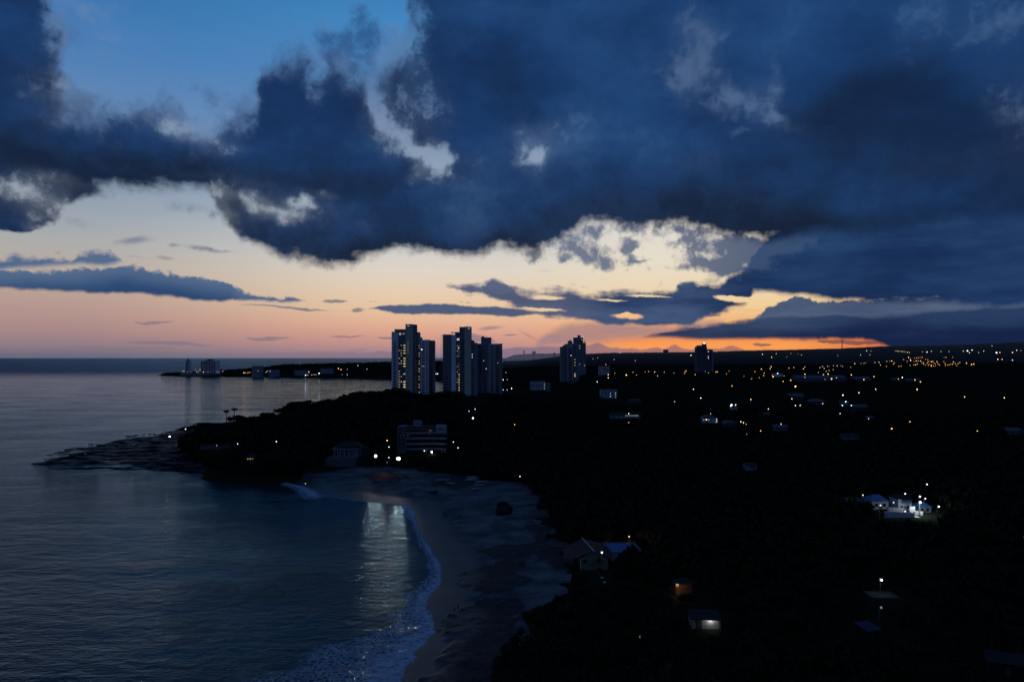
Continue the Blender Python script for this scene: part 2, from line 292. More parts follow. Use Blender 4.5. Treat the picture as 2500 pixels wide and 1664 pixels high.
def tag(o, label=None, cat=None, group=None, kind=None):
    for k, v in (('label', label), ('category', cat), ('group', group), ('kind', kind)):
        if v: o[k] = v
    return o
def link(name, me, parent=None, loc=None):
    o = bpy.data.objects.new(name, me); col.objects.link(o)
    if parent is not None: o.parent = parent
    if loc is not None: o.location = loc
    return o
def empty(name, loc, rz=0.0, label=None, cat=None, group=None):
    o = bpy.data.objects.new(name, None); col.objects.link(o)
    o.location = loc; o.rotation_euler = (0, 0, rz); o.empty_display_size = 0.5
    return tag(o, label, cat, group)

def np_mesh(name, verts, quads, mats, smooth=False, mi=None, tris=None):
    me = bpy.data.meshes.new(name)
    verts = np.asarray(verts, dtype=np.float32); quads = np.asarray(quads, dtype=np.int32)
    k = quads.shape[1]
    me.vertices.add(len(verts)); me.vertices.foreach_set('co', verts.ravel())
    me.loops.add(quads.size); me.loops.foreach_set('vertex_index', quads.ravel())
    me.polygons.add(len(quads))
    me.polygons.foreach_set('loop_start', np.arange(0, quads.size, k, dtype=np.int32))
    for m in (mats if isinstance(mats, (list, tuple)) else [mats]): me.materials.append(m)
    if mi is not None: me.polygons.foreach_set('material_index', np.asarray(mi, dtype=np.int32))
    me.polygons.foreach_set('use_smooth', np.full(len(quads), smooth, dtype=bool))
    me.update(calc_edges=True)
    return me

class MB:                                           # a small collector: boxes, prisms, tubes -> one mesh
    def __init__(s): s.v, s.f, s.m = [], [], []
    def add(s, vs, fs, m=0):
        b = len(s.v); s.v += [tuple(q) for q in vs]; s.f += [tuple(i+b for i in q) for q in fs]; s.m += [m]*len(fs); return s
    def box(s, x0, x1, y0, y1, z0, z1, m=0):
        vs = [(x, y, z) for z in (z0, z1) for y in (y0, y1) for x in (x0, x1)]
        return s.add(vs, [(0,2,3,1),(4,5,7,6),(0,1,5,4),(2,6,7,3),(0,4,6,2),(1,3,7,5)], m)
    def prism(s, pts, z0, z1, m=0):                 # closed outline extruded upward; z1 may be a list
        n = len(pts); zt = z1 if isinstance(z1, (list, tuple)) else [z1]*n
        vs = [(x, y, z0) for x, y in pts] + [(x, y, zt[i]) for i, (x, y) in enumerate(pts)]
        fs = [(i, (i+1) % n, (i+1) % n+n, i+n) for i in range(n)] + [tuple(range(n, 2*n)), tuple(range(n-1, -1, -1))]
        return s.add(vs, fs, m)
    def tube(s, pts, radii, n=6, m=0):
        vs, fs = [], []
        for i, p in enumerate(pts):
            p = Vector(p); q = Vector(pts[min(i+1, len(pts)-1)]) - Vector(pts[max(i-1, 0)])
            q = q.normalized() if q.length > 1e-6 else Vector((0, 0, 1))
            a = q.orthogonal().normalized(); b = q.cross(a)
            r = radii[i] if isinstance(radii, (list, tuple)) else radii
            for k in range(n):
                t = 2*math.pi*k/n; vs.append(p + (a*math.cos(t)+b*math.sin(t))*r)
        for i in range(len(pts)-1):
            for k in range(n): fs.append((i*n+k, i*n+(k+1) % n, (i+1)*n+(k+1) % n, (i+1)*n+k))
        fs += [tuple(range(n-1, -1, -1)), tuple(range((len(pts)-1)*n, len(pts)*n))]
        return s.add(vs, fs, m)
    def ball(s, c, r, nu=8, nv=5, m=0, sz=1.0):
        vs = [(c[0], c[1], c[2]-r*sz)]; fs = []
        for j in range(1, nv):
            t = -math.pi/2+math.pi*j/nv
            for i in range(nu):
                q = 2*math.pi*i/nu; vs.append((c[0]+r*math.cos(t)*math.cos(q), c[1]+r*math.cos(t)*math.sin(q), c[2]+r*sz*math.sin(t)))
        vs.append((c[0], c[1], c[2]+r*sz)); L = len(vs)-1
        for i in range(nu):
            fs.append((0, 1+(i+1) % nu, 1+i)); fs.append((L, L-nu+i, L-nu+(i+1) % nu))
        for j in range(nv-2):
            for i in range(nu):
                a = 1+j*nu; fs.append((a+i, a+(i+1) % nu, a+nu+(i+1) % nu, a+nu+i))
        return s.add(vs, fs, m)
    def mesh(s, name, mats, smooth=False):
        me = bpy.data.meshes.new(name); me.from_pydata(s.v, [], s.f)
        for m in (mats if isinstance(mats, (list, tuple)) else [mats]): me.materials.append(m)
        me.polygons.foreach_set('material_index', s.m)
        if smooth: me.polygons.foreach_set('use_smooth', [True]*len(s.f))
        me.update(); return me
    def obj(s, name, mats, parent=None, smooth=False, loc=None):
        return link(name, s.mesh(name, mats, smooth), parent, loc)

# value noise and cellular noise, vectorised
def _hash(ix, iy, s=0):
    n = (ix.astype(np.int64)*374761393 + iy.astype(np.int64)*668265263 + s*982451653) & 0x7fffffff
    n = ((n ^ (n >> 13))*1274126177) & 0x7fffffff
    return ((n ^ (n >> 16)) & 0xffff)/65535.0
def vnoise(x, y, s=0):
    ix, iy = np.floor(x), np.floor(y); fx, fy = x-ix, y-iy
    fx = fx*fx*(3-2*fx); fy = fy*fy*(3-2*fy)
    a, b, c, d = _hash(ix, iy, s), _hash(ix+1, iy, s), _hash(ix, iy+1, s), _hash(ix+1, iy+1, s)
    return (a*(1-fx)+b*fx)*(1-fy)+(c*(1-fx)+d*fx)*fy
def fbm(x, y, oct=4, s=0):
    t, a, n = 0, 0.5, 0
    for k in range(oct):
        t = t+a*vnoise(x*2**k+17*k, y*2**k-9*k, s+k); n += a; a *= 0.5
    return t/n
def cells(x, y, s=0):                               # F1 distance and the hash of the nearest cell
    ix, iy = np.floor(x), np.floor(y); best = np.full(x.shape, 9.0); hh = np.zeros(x.shape)
    for i in (-1, 0, 1):
        for j in (-1, 0, 1):
            px = ix+i+0.15+0.7*_hash(ix+i, iy+j, s); py = iy+j+0.15+0.7*_hash(ix+i, iy+j, s+7)
            d = np.hypot(px-x, py-y); q = d < best
            best = np.where(q, d, best); hh = np.where(q, _hash(ix+i, iy+j, s+3), hh)
    return best, hh
def sm(x, a, b):
    t = np.clip((x-a)/(b-a), 0, 1); return t*t*(3-2*t)

def G(u, v, z=0.0):                                 # ground point at height z seen at photo pixel (u, v)
    Y = (H-z)*F/(v-HV); return ((u-CU)/F*Y, Y)
def at(u, v, Y):                                    # point at depth Y
    return ((u-CU)/F*Y, Y, H-(v-HV)/F*Y)

def inside(poly, x, y):
    r = np.zeros(x.shape, bool); n = len(poly)
    for i in range(n):
        (x0, y0), (x1, y1) = poly[i], poly[(i+1) % n]
        if y0 == y1: continue
        c = ((y0 > y) != (y1 > y)) & (x < (x1-x0)*(y-y0)/(y1-y0)+x0)
        r ^= c
    return r
def seg_dist(poly, x, y, closed=True, near=None):
    best = np.full(x.shape, 1e9); arg = np.zeros(x.shape)
    n = len(poly)
    for i in range(n if closed else n-1):
        (x0, y0), (x1, y1) = poly[i], poly[(i+1) % n]
        dx, dy = x1-x0, y1-y0; L = dx*dx+dy*dy+1e-9
        t = np.clip(((x-x0)*dx+(y-y0)*dy)/L, 0, 1)
        d = np.hypot(x-x0-t*dx, y-y0-t*dy); q = d < best
        best = np.where(q, d, best); arg = np.where(q, i+t, arg)
    return best, arg
def signed(poly, x, y):
    d, _ = seg_dist(poly, x, y); return np.where(inside(poly, x, y), d, -d)
def smooth_poly(pts, k=3):                          # Catmull-Rom through the points
    out = []
    for i in range(len(pts)-1):
        p0, p1, p2, p3 = (np.array(pts[max(0, min(len(pts)-1, j))]) for j in (i-1, i, i+1, i+2))
        for t in np.arange(k)/k:
            out.append(tuple(0.5*((2*p1)+(-p0+p2)*t+(2*p0-5*p1+4*p2-p3)*t*t+(-p0+3*p1-3*p2+p3)*t**3)))
    return out+[tuple(pts[-1])]

# ---------------------------------------------------------------- the lie of the land
beach_px = [(962,1664),(986,1614),(1020,1570),(1050,1537),(1040,1510),(1030,1480),(1036,1455),(1057,1436),(1070,1410),(1066,1376),(1047,1343),(1024,1304),(1011,1268),(1003,1247),(982,1233),(930,1228),(848,1218),(790,1208),(750,1190),(728,1176)]
head_px = [(690,1180),(637,1183),(570,1176),(505,1172),(488,1164),(480,1152),(440,1146),(403,1141),(360,1135),(318,1134),(265,1137),(212,1134),(165,1139),(117,1136),(92,1130),(104,1118),(138,1110),(185,1100),(233,1089),(258,1078),(290,1072),(340,1068),(385,1061),(425,1050),(446,1042)]
beach_line = smooth_poly([G(*p) for p in beach_px], 4)
head_line = [G(*p) for p in head_px]
coast = [(-190,-200),(-110,-20),(-62,60),(-36,105)] + beach_line + head_line + \
    [(-292,690),(-262,800),(-225,905),(-160,1030),(-110,1160),(-80,1320),(-75,1500),(-90,1700),(-120,1850),(-240,1945),
     (-330,2080),G(880,924),G(800,922),G(700,921),G(620,920),G(540,919),G(470,918.5),G(430,918),(-1310,2560),(-1318,2600),(-1250,2680),(-1000,2740),(-650,2830),(-330,3000),(-150,3300),(-60,4500),(-120,8000),(-170,14000),(1500,15000),(60000,60000),(60000,-200)]
tree_px = [(1060,1700),(1192,1664),(1222,1590),(1257,1527),(1285,1482),(1339,1458),(1385,1440),(1398,1400),(1385,1350),(1362,1320),(1340,1285),(1323,1248),(1300,1210),(1285,1188),(1257,1178),(1175,1172),(1132,1160),(1061,1156),(1005,1145),(940,1140),(877,1135),(800,1146),(750,1152),(722,1168)]
wood_line = [G(u, v, 3.0) for u, v in tree_px]
# sand and reef lie between the water line and the edge of the wood
beach_poly = [(-190,-200),(-110,-20),(-62,60),(-36,105)] + beach_line + wood_line[::-1] + [(0,90),(10,20),(10,-200)]
bluff = [G(u, v, 2.0) for u, v in [(728,1170),(690,1174),(637,1177),(570,1170),(508,1166),(492,1158),(500,1135),(470,1118),(440,1092),(440,1075),(456,1058)]] + [(-280,680),(-245,800),(-205,900),(-140,1020),(0,1100),(60,700),(-40,520),(-95,440)]
shelf = [G(u, v, 0) for u, v in [(510,1190),(488,1170),(430,1160),(318,1150),(117,1150),(60,1130),(120,1100),(230,1078),(300,1062),(400,1050),(470,1050),(500,1090),(510,1140)]]
reefs = [[G(u, v, 1.0) for u, v in q] for q in (
    [(1000,1690),(1028,1664),(1054,1638),(1071,1609),(1113,1563),(1110,1544),(1093,1530),(1107,1504),(1123,1484),(1159,1465),(1257,1465),(1290,1480),(1254,1540),(1200,1664)],
    [(1159,1343),(1198,1334),(1257,1337),(1313,1334),(1316,1347),(1290,1365),(1272,1390),(1300,1428),(1225,1445),(1192,1461),(1156,1463),(1152,1438),(1113,1425),(1126,1396),(1166,1383),(1231,1376),(1192,1363)],
    [(1290,1275),(1330,1300),(1345,1335),(1370,1350),(1385,1400),(1345,1395),(1310,1350)],
    [(1045,1180),(1110,1170),(1165,1172),(1180,1190),(1120,1200),(1060,1192)],
    [(880,1165),(960,1160),(1000,1175),(960,1185),(900,1178)])]
ledges = [[G(u, v, 0.5) for u, v in q] for q in ([(225,1090),(300,1070),(400,1063),(350,1074),(270,1086)], [(108,1120),(200,1108),(250,1112),(235,1128),(180,1138),(112,1138)], [(290,1128),(330,1124),(440,1128),(490,1140),(480,1152),(420,1146),(320,1136)], [(360,1085),(460,1070),(490,1110),(400,1112),(350,1100)])]
Sk = np.array([(1150,886),(1228,885),(1280,883),(1330,875),(1400,865),(1500,861.5),(1700,860.5),(1800,857),(1900,855),(2050,852),(2150,847),(2300,844),(2400,841),(2500,837),(3200,834)])

def terrain(x, y):
    x = np.asarray(x, float); y = np.asarray(y, float)
    d = signed(coast, x, y)
    n1 = fbm(x/60, y/60, 4, 3); n2 = fbm(x/9, y/9, 4, 9); n3 = fbm(x/2.6, y/2.6, 3, 21)
    h = np.where(d > 0, 4.2*(1-np.exp(-np.maximum(d, 0)/45)) + 7.0*sm(d, 60, 240)*np.where(y < 1300, sm(x, -285, -120), 1.0), np.maximum(d*0.06, -4))
    h = h + (n1-0.5)*3.0*sm(d, 40, 200)
    near = y < 1300
    b = signed(bluff, x, y)
    tip = sm(x, -285, -150)                              # the headland drops towards its seaward tip
    h = h + (1.2+2.0*tip)*sm(b, -1, 7) + 9.0*tip*sm(b, 8, 70)
    s = signed(shelf, x, y)
    rock = sm(s, -3, 8)*(1-sm(b, -6, 2))
    n4 = fbm((x*.8+y*.25)/16, (y-.3*x)/4.5, 4, 63)
    hr = -0.62 + 2.0*n4*n4 + (n3-0.5)*0.55 + 0.35*sm(d, 0, 22)
    for q in ledges:
        hr = hr + sm(signed(q, x, y)+(n2-.5)*14, -2, 5)*(0.35+1.6*n4*n2)
    h = np.where(rock > 0.02, h*(1-rock)+hr*rock, h)
    rk = np.zeros(x.shape)
    for q in reefs:
        dq = signed(q, x, y) + (n2-0.5)*9.0 + (n3-0.5)*4
        rk = np.maximum(rk, sm(dq, -0.8, 0.8))
    h = h + rk*(0.15+1.1*n3*n2)*near
    # the plain climbs to wooded hills behind
    u = CU+F*x/np.maximum(y, 1.0)
    ridge = H+(HV-np.interp(u, Sk[:, 0], Sk[:, 1]))/F*9000.0-9.0
    far = sm(y, 2300, 9000)*(d > 0)*sm(d, 0, 120)*(x > -200)
    h = h+(ridge-11.0)*far + (fbm(x/700, y/700, 4, 31)-0.5)*26*sm(y, 2500, 5000)*far*(1-sm(y, 7500, 9000))
    pen = sm(d, 0, 200)*(y > 1900)*(x < -100)
    h = h + np.interp(u, [420,450,520,600,640,690,760,850,935,1060,1150], [0,2,5,10,14,22,24,25,30,34,30])*pen
    return h, d, rk, rock
def hgt(x, y): return float(terrain(np.array([x]), np.array([y]))[0][0])

YS = np.geomspace(128, 11500, 1500)
def hit(u, v, off=0.0, y0=0):                       # where the sight line of a photo pixel meets the land (or a surface off metres above it)
    X = (u-CU)/F*YS; Z = H-(v-HV)/F*YS
    h, d, _, _ = terrain(X, YS)
    ok = np.nonzero((h+off >= Z) & (d > 0) & (YS > y0))[0]
    i = ok[0] if len(ok) else int(np.argmin(np.where((d > 0) & (YS > y0), np.abs(h+off-Z), 1e9)))
    return float(X[i]), float(YS[i]), float(h[i])

# ---------------------------------------------------------------- materials
def new_mat(name):
    m = bpy.data.materials.new(name); m.use_nodes = True; nt = m.node_tree; nt.nodes.clear(); V.nt = nt
    out = nt.nodes.new('ShaderNodeOutputMaterial'); b = nt.nodes.new('ShaderNodeBsdfPrincipled')
    nt.links.new(b.outputs[0], out.inputs[0]); return m, nt, b
def raw(c): return (c[0], c[1], c[2], 1.0)
def cmix(f, a, b):
    n = V.nt.nodes.new('ShaderNodeMix'); n.data_type = 'RGBA'; n.clamp_factor = True
    if isinstance(f, V): V.nt.links.new(f.s, n.inputs[0])
    else: n.inputs[0].default_value = f
    for i, q in ((6, a), (7, b)):
        if isinstance(q, V): V.nt.links.new(q.s, n.inputs[i])
        else: n.inputs[i].default_value = raw(q)
    return V(n.outputs[2])
def coords(kind='Object'):
    n = V.nt.nodes.new('ShaderNodeTexCoord'); return V(n.outputs[kind])
def position():
    n = V.nt.nodes.new('ShaderNodeNewGeometry'); return V(n.outputs['Position'])
def bump(h, strength=0.5, dist=0.1, normal=None):
    n = V.nt.nodes.new('ShaderNodeBump'); V.nt.links.new(h.s, n.inputs['Height'])
    n.inputs['Strength'].default_value = strength; n.inputs['Distance'].default_value = dist
    if normal is not None: V.nt.links.new(normal.s, n.inputs['Normal'])
    return V(n.outputs[0])
def attr(name):
    n = V.nt.nodes.new('ShaderNodeAttribute'); n.attribute_name = name; return V(n.outputs['Fac'])

def surf(name, a, b=None, rough=0.8, scale=0.5, bmp=0.0, spec=0.3, stain=0.0):
    """weathered two-tone surface"""
    m, nt, bs = new_mat(name); b = b or tuple(x*0.75 for x in a)
    p = position(); n = noise(p, scale, 6, 0.6)
    n2 = noise(p, scale*9, 4, 0.6)
    c = cmix(sstep(n*0.7+n2*0.3, 0.36, 0.64), a, b)
    nt.links.new(c.s, bs.inputs['Base Color']); bs.inputs['Roughness'].default_value = rough
    bs.inputs['Specular IOR Level'].default_value = spec
    if bmp: nt.links.new(bump(n2, bmp, 0.05).s, bs.inputs['Normal'])
    return m
def glow(name, c, k):
    m = bpy.data.materials.new(name); m.use_nodes = True; nt = m.node_tree; nt.nodes.clear()
    out = nt.nodes.new('ShaderNodeOutputMaterial'); e = nt.nodes.new('ShaderNodeEmission')
    e.inputs[0].default_value = raw(c); e.inputs[1].default_value = k; nt.links.new(e.outputs[0], out.inputs[0])
    m.cycles.emission_sampling = 'NONE'
    return m

def mat_sea():
    m, nt, b = new_mat('sea_water'); p = position()
    foam_a = attr('foam')
    swell = noise(vec('MULTIPLY', p, (0.020, 0.052, 0.0)), 1.0, 3, 0.5)
    chop = noise(vec('MULTIPLY', p, (0.16, 0.30, 0.0)), 1.0, 4, 0.6, dist=0.4)
    rip = noise(vec('MULTIPLY', p, (0.9, 1.5, 0.0)), 1.0, 3, 0.55)
    calm = noise(vec('MULTIPLY', p, (0.004, 0.016, 0.0)), 1.0, 4, 0.55)
    sp = nt.nodes.new('ShaderNodeSeparateXYZ'); nt.links.new(p.s, sp.inputs[0]); py = V(sp.outputs[1]) + (calm - 0.5)*700.0
    rough = sstep(py, 300.0, 900.0, 0.64, 0.44) + sstep(py, 2000.0, 3400.0, 0.0, 1.5)   # sheltered bay inside, wind outside
    patch = noise(vec('MULTIPLY', p, (0.012, 0.02, 0.0)), 1.0, 4, 0.6)
    hgt_ = (swell*1.5 + (chop*1.05 + rip*0.30)*sstep(patch, 0.3, 0.7, 0.35, 1.45))*rough
    nrm = bump(hgt_, 1.0, 1.0)
    lace = V.nt.nodes.new('ShaderNodeTexVoronoi'); lace.feature = 'DISTANCE_TO_EDGE'
    wob = noise(p, 0.9, 4, 0.6, color=True)
    q = vec('ADD', vec('MULTIPLY', p, (0.75, 0.75, 0)), vec('SCALE', wob, scale=1.3))
    nt.links.new(q.s, lace.inputs['Vector']); lace.inputs['Scale'].default_value = 1.0
    lc = V(lace.outputs['Distance'])
    fn = noise(p, 0.55, 5, 0.65)
    cover = foam_a + (fn-0.5)*1.1
    net = V.math('SUBTRACT', 1.0, V.math('SMOOTH_MIN', lc*(1/0.16), 1.0, 0.2), clamp=True)
    fac = vmax(net*sstep(cover, 0.06, 0.42)*0.95, sstep(cover + net*0.12, 0.72, 1.12)*0.9)*sstep(foam_a, 0.02, 0.2)
    base = cmix(sstep(calm, 0.35, 0.65), (0.015, 0.032, 0.038), (0.022, 0.040, 0.044))
    base = cmix(fac, base, (0.40, 0.44, 0.53))
    # body colour below, a Fresnel sheet of sky above it; its tint paints in the darker upper sky that small ripples would mirror
    tint = cmix(sstep(py, 500.0, 1500.0), (0.37, 0.57, 0.69), (0.54, 0.68, 0.82)); tint = cmix(sstep(py, 2000.0, 3400.0), tint, (0.15, 0.29, 0.47))
    nt.nodes.remove(b)
    df = nt.nodes.new('ShaderNodeBsdfDiffuse'); nt.links.new(base.s, df.inputs['Color']); 
    gl = nt.nodes.new('ShaderNodeBsdfGlossy'); nt.links.new(tint.s, gl.inputs['Color']); nt.links.new((rough*0.085 + 0.005).s, gl.inputs['Roughness']); nt.links.new(nrm.s, gl.inputs['Normal'])
    fr = nt.nodes.new('ShaderNodeFresnel'); fr.inputs['IOR'].default_value = 1.333; nt.links.new(nrm.s, fr.inputs['Normal'])
    mx = nt.nodes.new('ShaderNodeMixShader'); nt.links.new((V(fr.outputs[0])*(1.0 - fac*0.9)).s, mx.inputs[0]); nt.links.new(df.outputs[0], mx.inputs[1]); nt.links.new(gl.outputs[0], mx.inputs[2])
    out = [n for n in nt.nodes if n.type == 'OUTPUT_MATERIAL'][0]; nt.links.new(mx.outputs[0], out.inputs[0])
    return m
def mat_sand():
    m, nt, b = new_mat('wet_and_dry_sand'); p = position()
    wet = attr('wet'); rk = attr('rock')
    n = noise(p, 0.11, 6, 0.6); n2 = noise(vec('MULTIPLY', p, (0.05, 0.12, 0.1)), 1.0, 5, 0.6); n3 = noise(p, 1.6, 5, 0.65)
    dry = cmix(sstep(n2*0.62 + n3*0.38, 0.41, 0.58), (0.030, 0.034, 0.039), (0.100, 0.108, 0.118))
    dry = cmix(sstep(n, 0.47, 0.62)*0.75, dry, (0.022, 0.022, 0.026))
    wc = cmix(sstep(n, 0.35, 0.65), (0.038, 0.040, 0.041), (0.052, 0.054, 0.055))
    c = cmix(wet, dry, wc)
    c = cmix(rk, c, cmix(sstep(n3, 0.4, 0.6), (0.010, 0.009, 0.011), (0.028, 0.025, 0.028)))
    nt.links.new(c.s, b.inputs['Base Color'])
    nt.links.new((0.85 - wet*0.35 - rk*0.0).s, b.inputs['Roughness'])
    b.inputs['Specular IOR Level'].default_value = 0.25
    nt.links.new(bump(n3 + n*0.5, 0.5, 0.25).s, b.inputs['Normal'])
    return m
M = {}
M['sea'] = mat_sea(); M['sand'] = mat_sand()
M['rock'] = surf('wet_black_rock', (0.006,0.006,0.008), (0.020,0.019,0.021), 0.8, 0.35, 0.9, 0.12)
def wet_film(m):                                    # puddles and weed: patches of the rock shine, others stay matt
    nt = m.node_tree; V.nt = nt; b = [n for n in nt.nodes if n.type == 'BSDF_PRINCIPLED'][0]
    n = noise(vec('MULTIPLY', position(), (0.05, 0.16, 0.3)), 1.0, 5, 0.6)
    nt.links.new(sstep(n, 0.42, 0.56, 0.5, 1.0).s, b.inputs['Roughness']); nt.links.new(sstep(n, 0.42, 0.56, 0.12, 0.0).s, b.inputs['Specular IOR Level'])
wet_film(M['rock'])
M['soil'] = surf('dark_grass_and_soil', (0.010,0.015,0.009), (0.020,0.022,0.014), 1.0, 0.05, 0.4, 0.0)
M['farland'] = surf('far_woodland_haze_glow', (0.020,0.024,0.024), (0.034,0.038,0.040), 1.0, 0.01, 0.0, 0.0)
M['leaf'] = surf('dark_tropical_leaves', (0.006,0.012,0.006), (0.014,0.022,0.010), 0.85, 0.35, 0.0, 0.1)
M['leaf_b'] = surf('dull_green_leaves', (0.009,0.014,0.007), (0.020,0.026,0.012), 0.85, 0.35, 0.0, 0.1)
def air(m, c, y0, y1):                               # haze painted in as a glow of the material, stronger with distance down the coast
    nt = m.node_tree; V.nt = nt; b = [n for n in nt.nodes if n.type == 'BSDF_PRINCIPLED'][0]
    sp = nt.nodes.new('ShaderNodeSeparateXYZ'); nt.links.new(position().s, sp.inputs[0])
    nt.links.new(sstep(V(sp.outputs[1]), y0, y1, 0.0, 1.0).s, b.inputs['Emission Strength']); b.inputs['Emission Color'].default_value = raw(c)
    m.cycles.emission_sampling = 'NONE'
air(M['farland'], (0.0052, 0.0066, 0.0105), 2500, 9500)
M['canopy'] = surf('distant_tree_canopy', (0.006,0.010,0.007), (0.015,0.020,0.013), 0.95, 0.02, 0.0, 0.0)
M['bark'] = surf('grey_brown_bark', (0.05,0.042,0.032), (0.09,0.075,0.06), 0.9, 2.0, 0.5, 0.1)

# ---------------------------------------------------------------- ground, beach, rocks, sea
def polar(r, a):
    R, A = np.meshgrid(r, a, indexing='ij'); return R*np.sin(A), R*np.cos(A)
def grid_faces(nr, na):
    i = np.arange(nr-1)[:, None]*na + np.arange(na-1)[None, :]
    return np.stack([i, i+1, i+1+na, i+na], -1).reshape(-1, 4)
def compact(verts, faces, extra=()):
    used = np.unique(faces); lut = np.full(len(verts), -1, np.int64); lut[used] = np.arange(len(used))
    return verts[used], lut[faces], [e[used] for e in extra]

def build_land():
    r = np.concatenate([np.geomspace(70, 480, 620)[:-1], np.geomspace(480, 15000, 420)])
    a = np.linspace(-0.80, 0.80, 900)
    X, Y = polar(r, a); sh = X.shape
    x, y = X.ravel(), Y.ravel()
    h, d, rk, rock = terrain(x, y)
    faces = grid_faces(*sh)
    nb_ = (fbm(x/9, y/9, 4, 71)-.5)*13
    inb = (signed(beach_poly, x, y) + nb_*(signed(coast, x, y) > 8)) > 0
    b = signed(bluff, x, y); s = signed(shelf, x, y)
    ish = (s > -2) & (b < 1.0)
    fb = inb[faces].any(1); fs = ish[faces].all(1) & ~fb
    cx, cy = x[faces].mean(1), y[faces].mean(1)
    deep = (h[faces] < -2.5).all(1)
    verts = np.stack([x, y, h], 1)
    wet = 1-sm(d + (fbm(x/14, y/14, 3, 5)-0.5)*6, 9, 15)
    def emit(name, mask, mat, **k):
        v, f, ex = compact(verts, faces[mask], (wet, rk))
        me = np_mesh(name, v, f, mat, True)
        o = link(name, me); tag(o, kind='structure')
        for nm, e in (('wet', ex[0]), ('rock', ex[1])):
            at_ = me.attributes.new(nm, 'FLOAT', 'POINT'); at_.data.foreach_set('value', e.astype(np.float32))
        return o
    emit('beach', fb & ~deep, M['sand'])
    emit('rock_shelf', fs & ~deep, M['rock'])
    yfar = cy > 4200
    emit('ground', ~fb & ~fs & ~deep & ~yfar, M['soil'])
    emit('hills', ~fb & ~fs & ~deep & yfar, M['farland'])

def build_sea():
    r = np.concatenate([np.geomspace(60, 420, 620)[:-1], np.geomspace(420, 5000, 260)[:-1], np.geomspace(5000, 160000, 60)])
    a = np.linspace(-0.80, 0.80, 820)
    X, Y = polar(r, a); sh = X.shape; x, y = X.ravel(), Y.ravel()
    line = [(-62,60),(-36,105)] + beach_line
    wid_px = {1664:27.0, 1614:22.0, 1570:16.0, 1537:10.0, 1500:8.0, 1480:7.0, 1455:5.8, 1430:5.0, 1410:3.4, 1376:3.0, 1343:2.2, 1304:1.4, 1268:1.6, 1247:4.5, 1233:2.2, 1228:0.9, 1190:0.8}
    vs = np.array([HV+H*F/max(q[1], 60) for q in line]); ks = np.array(sorted(wid_px)); ws = np.array([wid_px[k] for k in ks])
    lw = np.interp(vs, ks, ws)
    m = y < 520
    dist = np.full(x.shape, 99.0); arg = np.zeros(x.shape)
    dd, aa = seg_dist(line, x[m], y[m], closed=False); dist[m] = dd; arg[m] = aa
    w = np.interp(arg, np.arange(len(line)), lw)
    wob = 1+(fbm(x/7, y/7, 3, 41)-0.5)*1.3
    foam = np.clip(1.15-dist/(w*wob), 0, 1)
    # the small breaker at the foot of the headland
    bl = [G(690,1180), G(735,1192), G(762,1206), G(764,1212)]
    d2, a2 = seg_dist(bl, x[m], y[m], closed=False)
    f2 = np.zeros(x.shape); f2[m] = np.clip(1.35-d2/(2.2+1.3*np.clip(a2, 0, 2)), 0, 1)
    foam = np.maximum(foam, f2)
    # broken water along the rocks
    sd = signed(coast, x, y)
    hl = [G(*p) for p in head_px[:17]]
    d3 = np.full(x.shape, 99.0); d3[m] = seg_dist(hl, x[m], y[m], closed=False)[0]
    foam = np.maximum(foam, 0.62*np.clip(1-d3/2.6, 0, 1)*(fbm(x/12, y/12, 3, 51) > 0.50))
    z = 0.25*np.clip(foam, 0, 1)*(fbm(x/1.7, y/1.7, 3, 61)) + f2*0.7
    keep = sd < 25
    faces = grid_faces(*sh); fk = keep[faces].any(1)
    v, f, ex = compact(np.stack([x, y, z], 1), faces[fk], (foam,))
    me = np_mesh('sea', v, f, M['sea'], True)
    at_ = me.attributes.new('foam', 'FLOAT', 'POINT'); at_.data.foreach_set('value', ex[0].astype(np.float32))
    tag(link('sea', me), kind='structure')

build_land(); build_sea()
# far headland across the gulf
def far_headland():
    xs = np.linspace(-230, 2600, 90); prof = np.interp(CU+F*xs/30000, [1236,1244,1255,1275,1312,1400], [873,870,866,864.5,862.5,862])
    z = H+(HV-prof)/F*30000+(fbm(xs/90, xs*0, 4, 3)-0.5)*24*(xs > -150)
    rows = []
    for k, (dy, q) in enumerate(((-900, 0), (-500, 0.55), (0, 1.0), (700, 0.6), (1300, 0))): rows.append(np.stack([xs, 30000+dy+0*xs, z*q-1+0*xs], 1))
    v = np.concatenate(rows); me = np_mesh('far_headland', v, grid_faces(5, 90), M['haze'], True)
    tag(link('far_headland', me), kind='structure')
M['haze'] = surf('far_headland_haze_glow', (0.10,0.10,0.12), (0.13,0.13,0.15), 1.0, 0.002, 0, 0)
air(M['haze'], (0.050, 0.043, 0.062), 5000, 9000)  # headland's haze is put into its material as an even glow
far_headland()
sun_d = bpy.data.lights.new('sun', 'SUN'); sun = bpy.data.objects.new('sun', sun_d); col.objects.link(sun)
sun_d.energy = 0.012; sun_d.angle = math.radians(12.0); sun_d.color = (1.0, 0.62, 0.38)   # the last glow where the sun went down
sun.rotation_euler = Vector((-math.sin(math.radians(20)), -math.cos(math.radians(20)), -0.03)).to_track_quat('-Z', 'Y').to_euler()
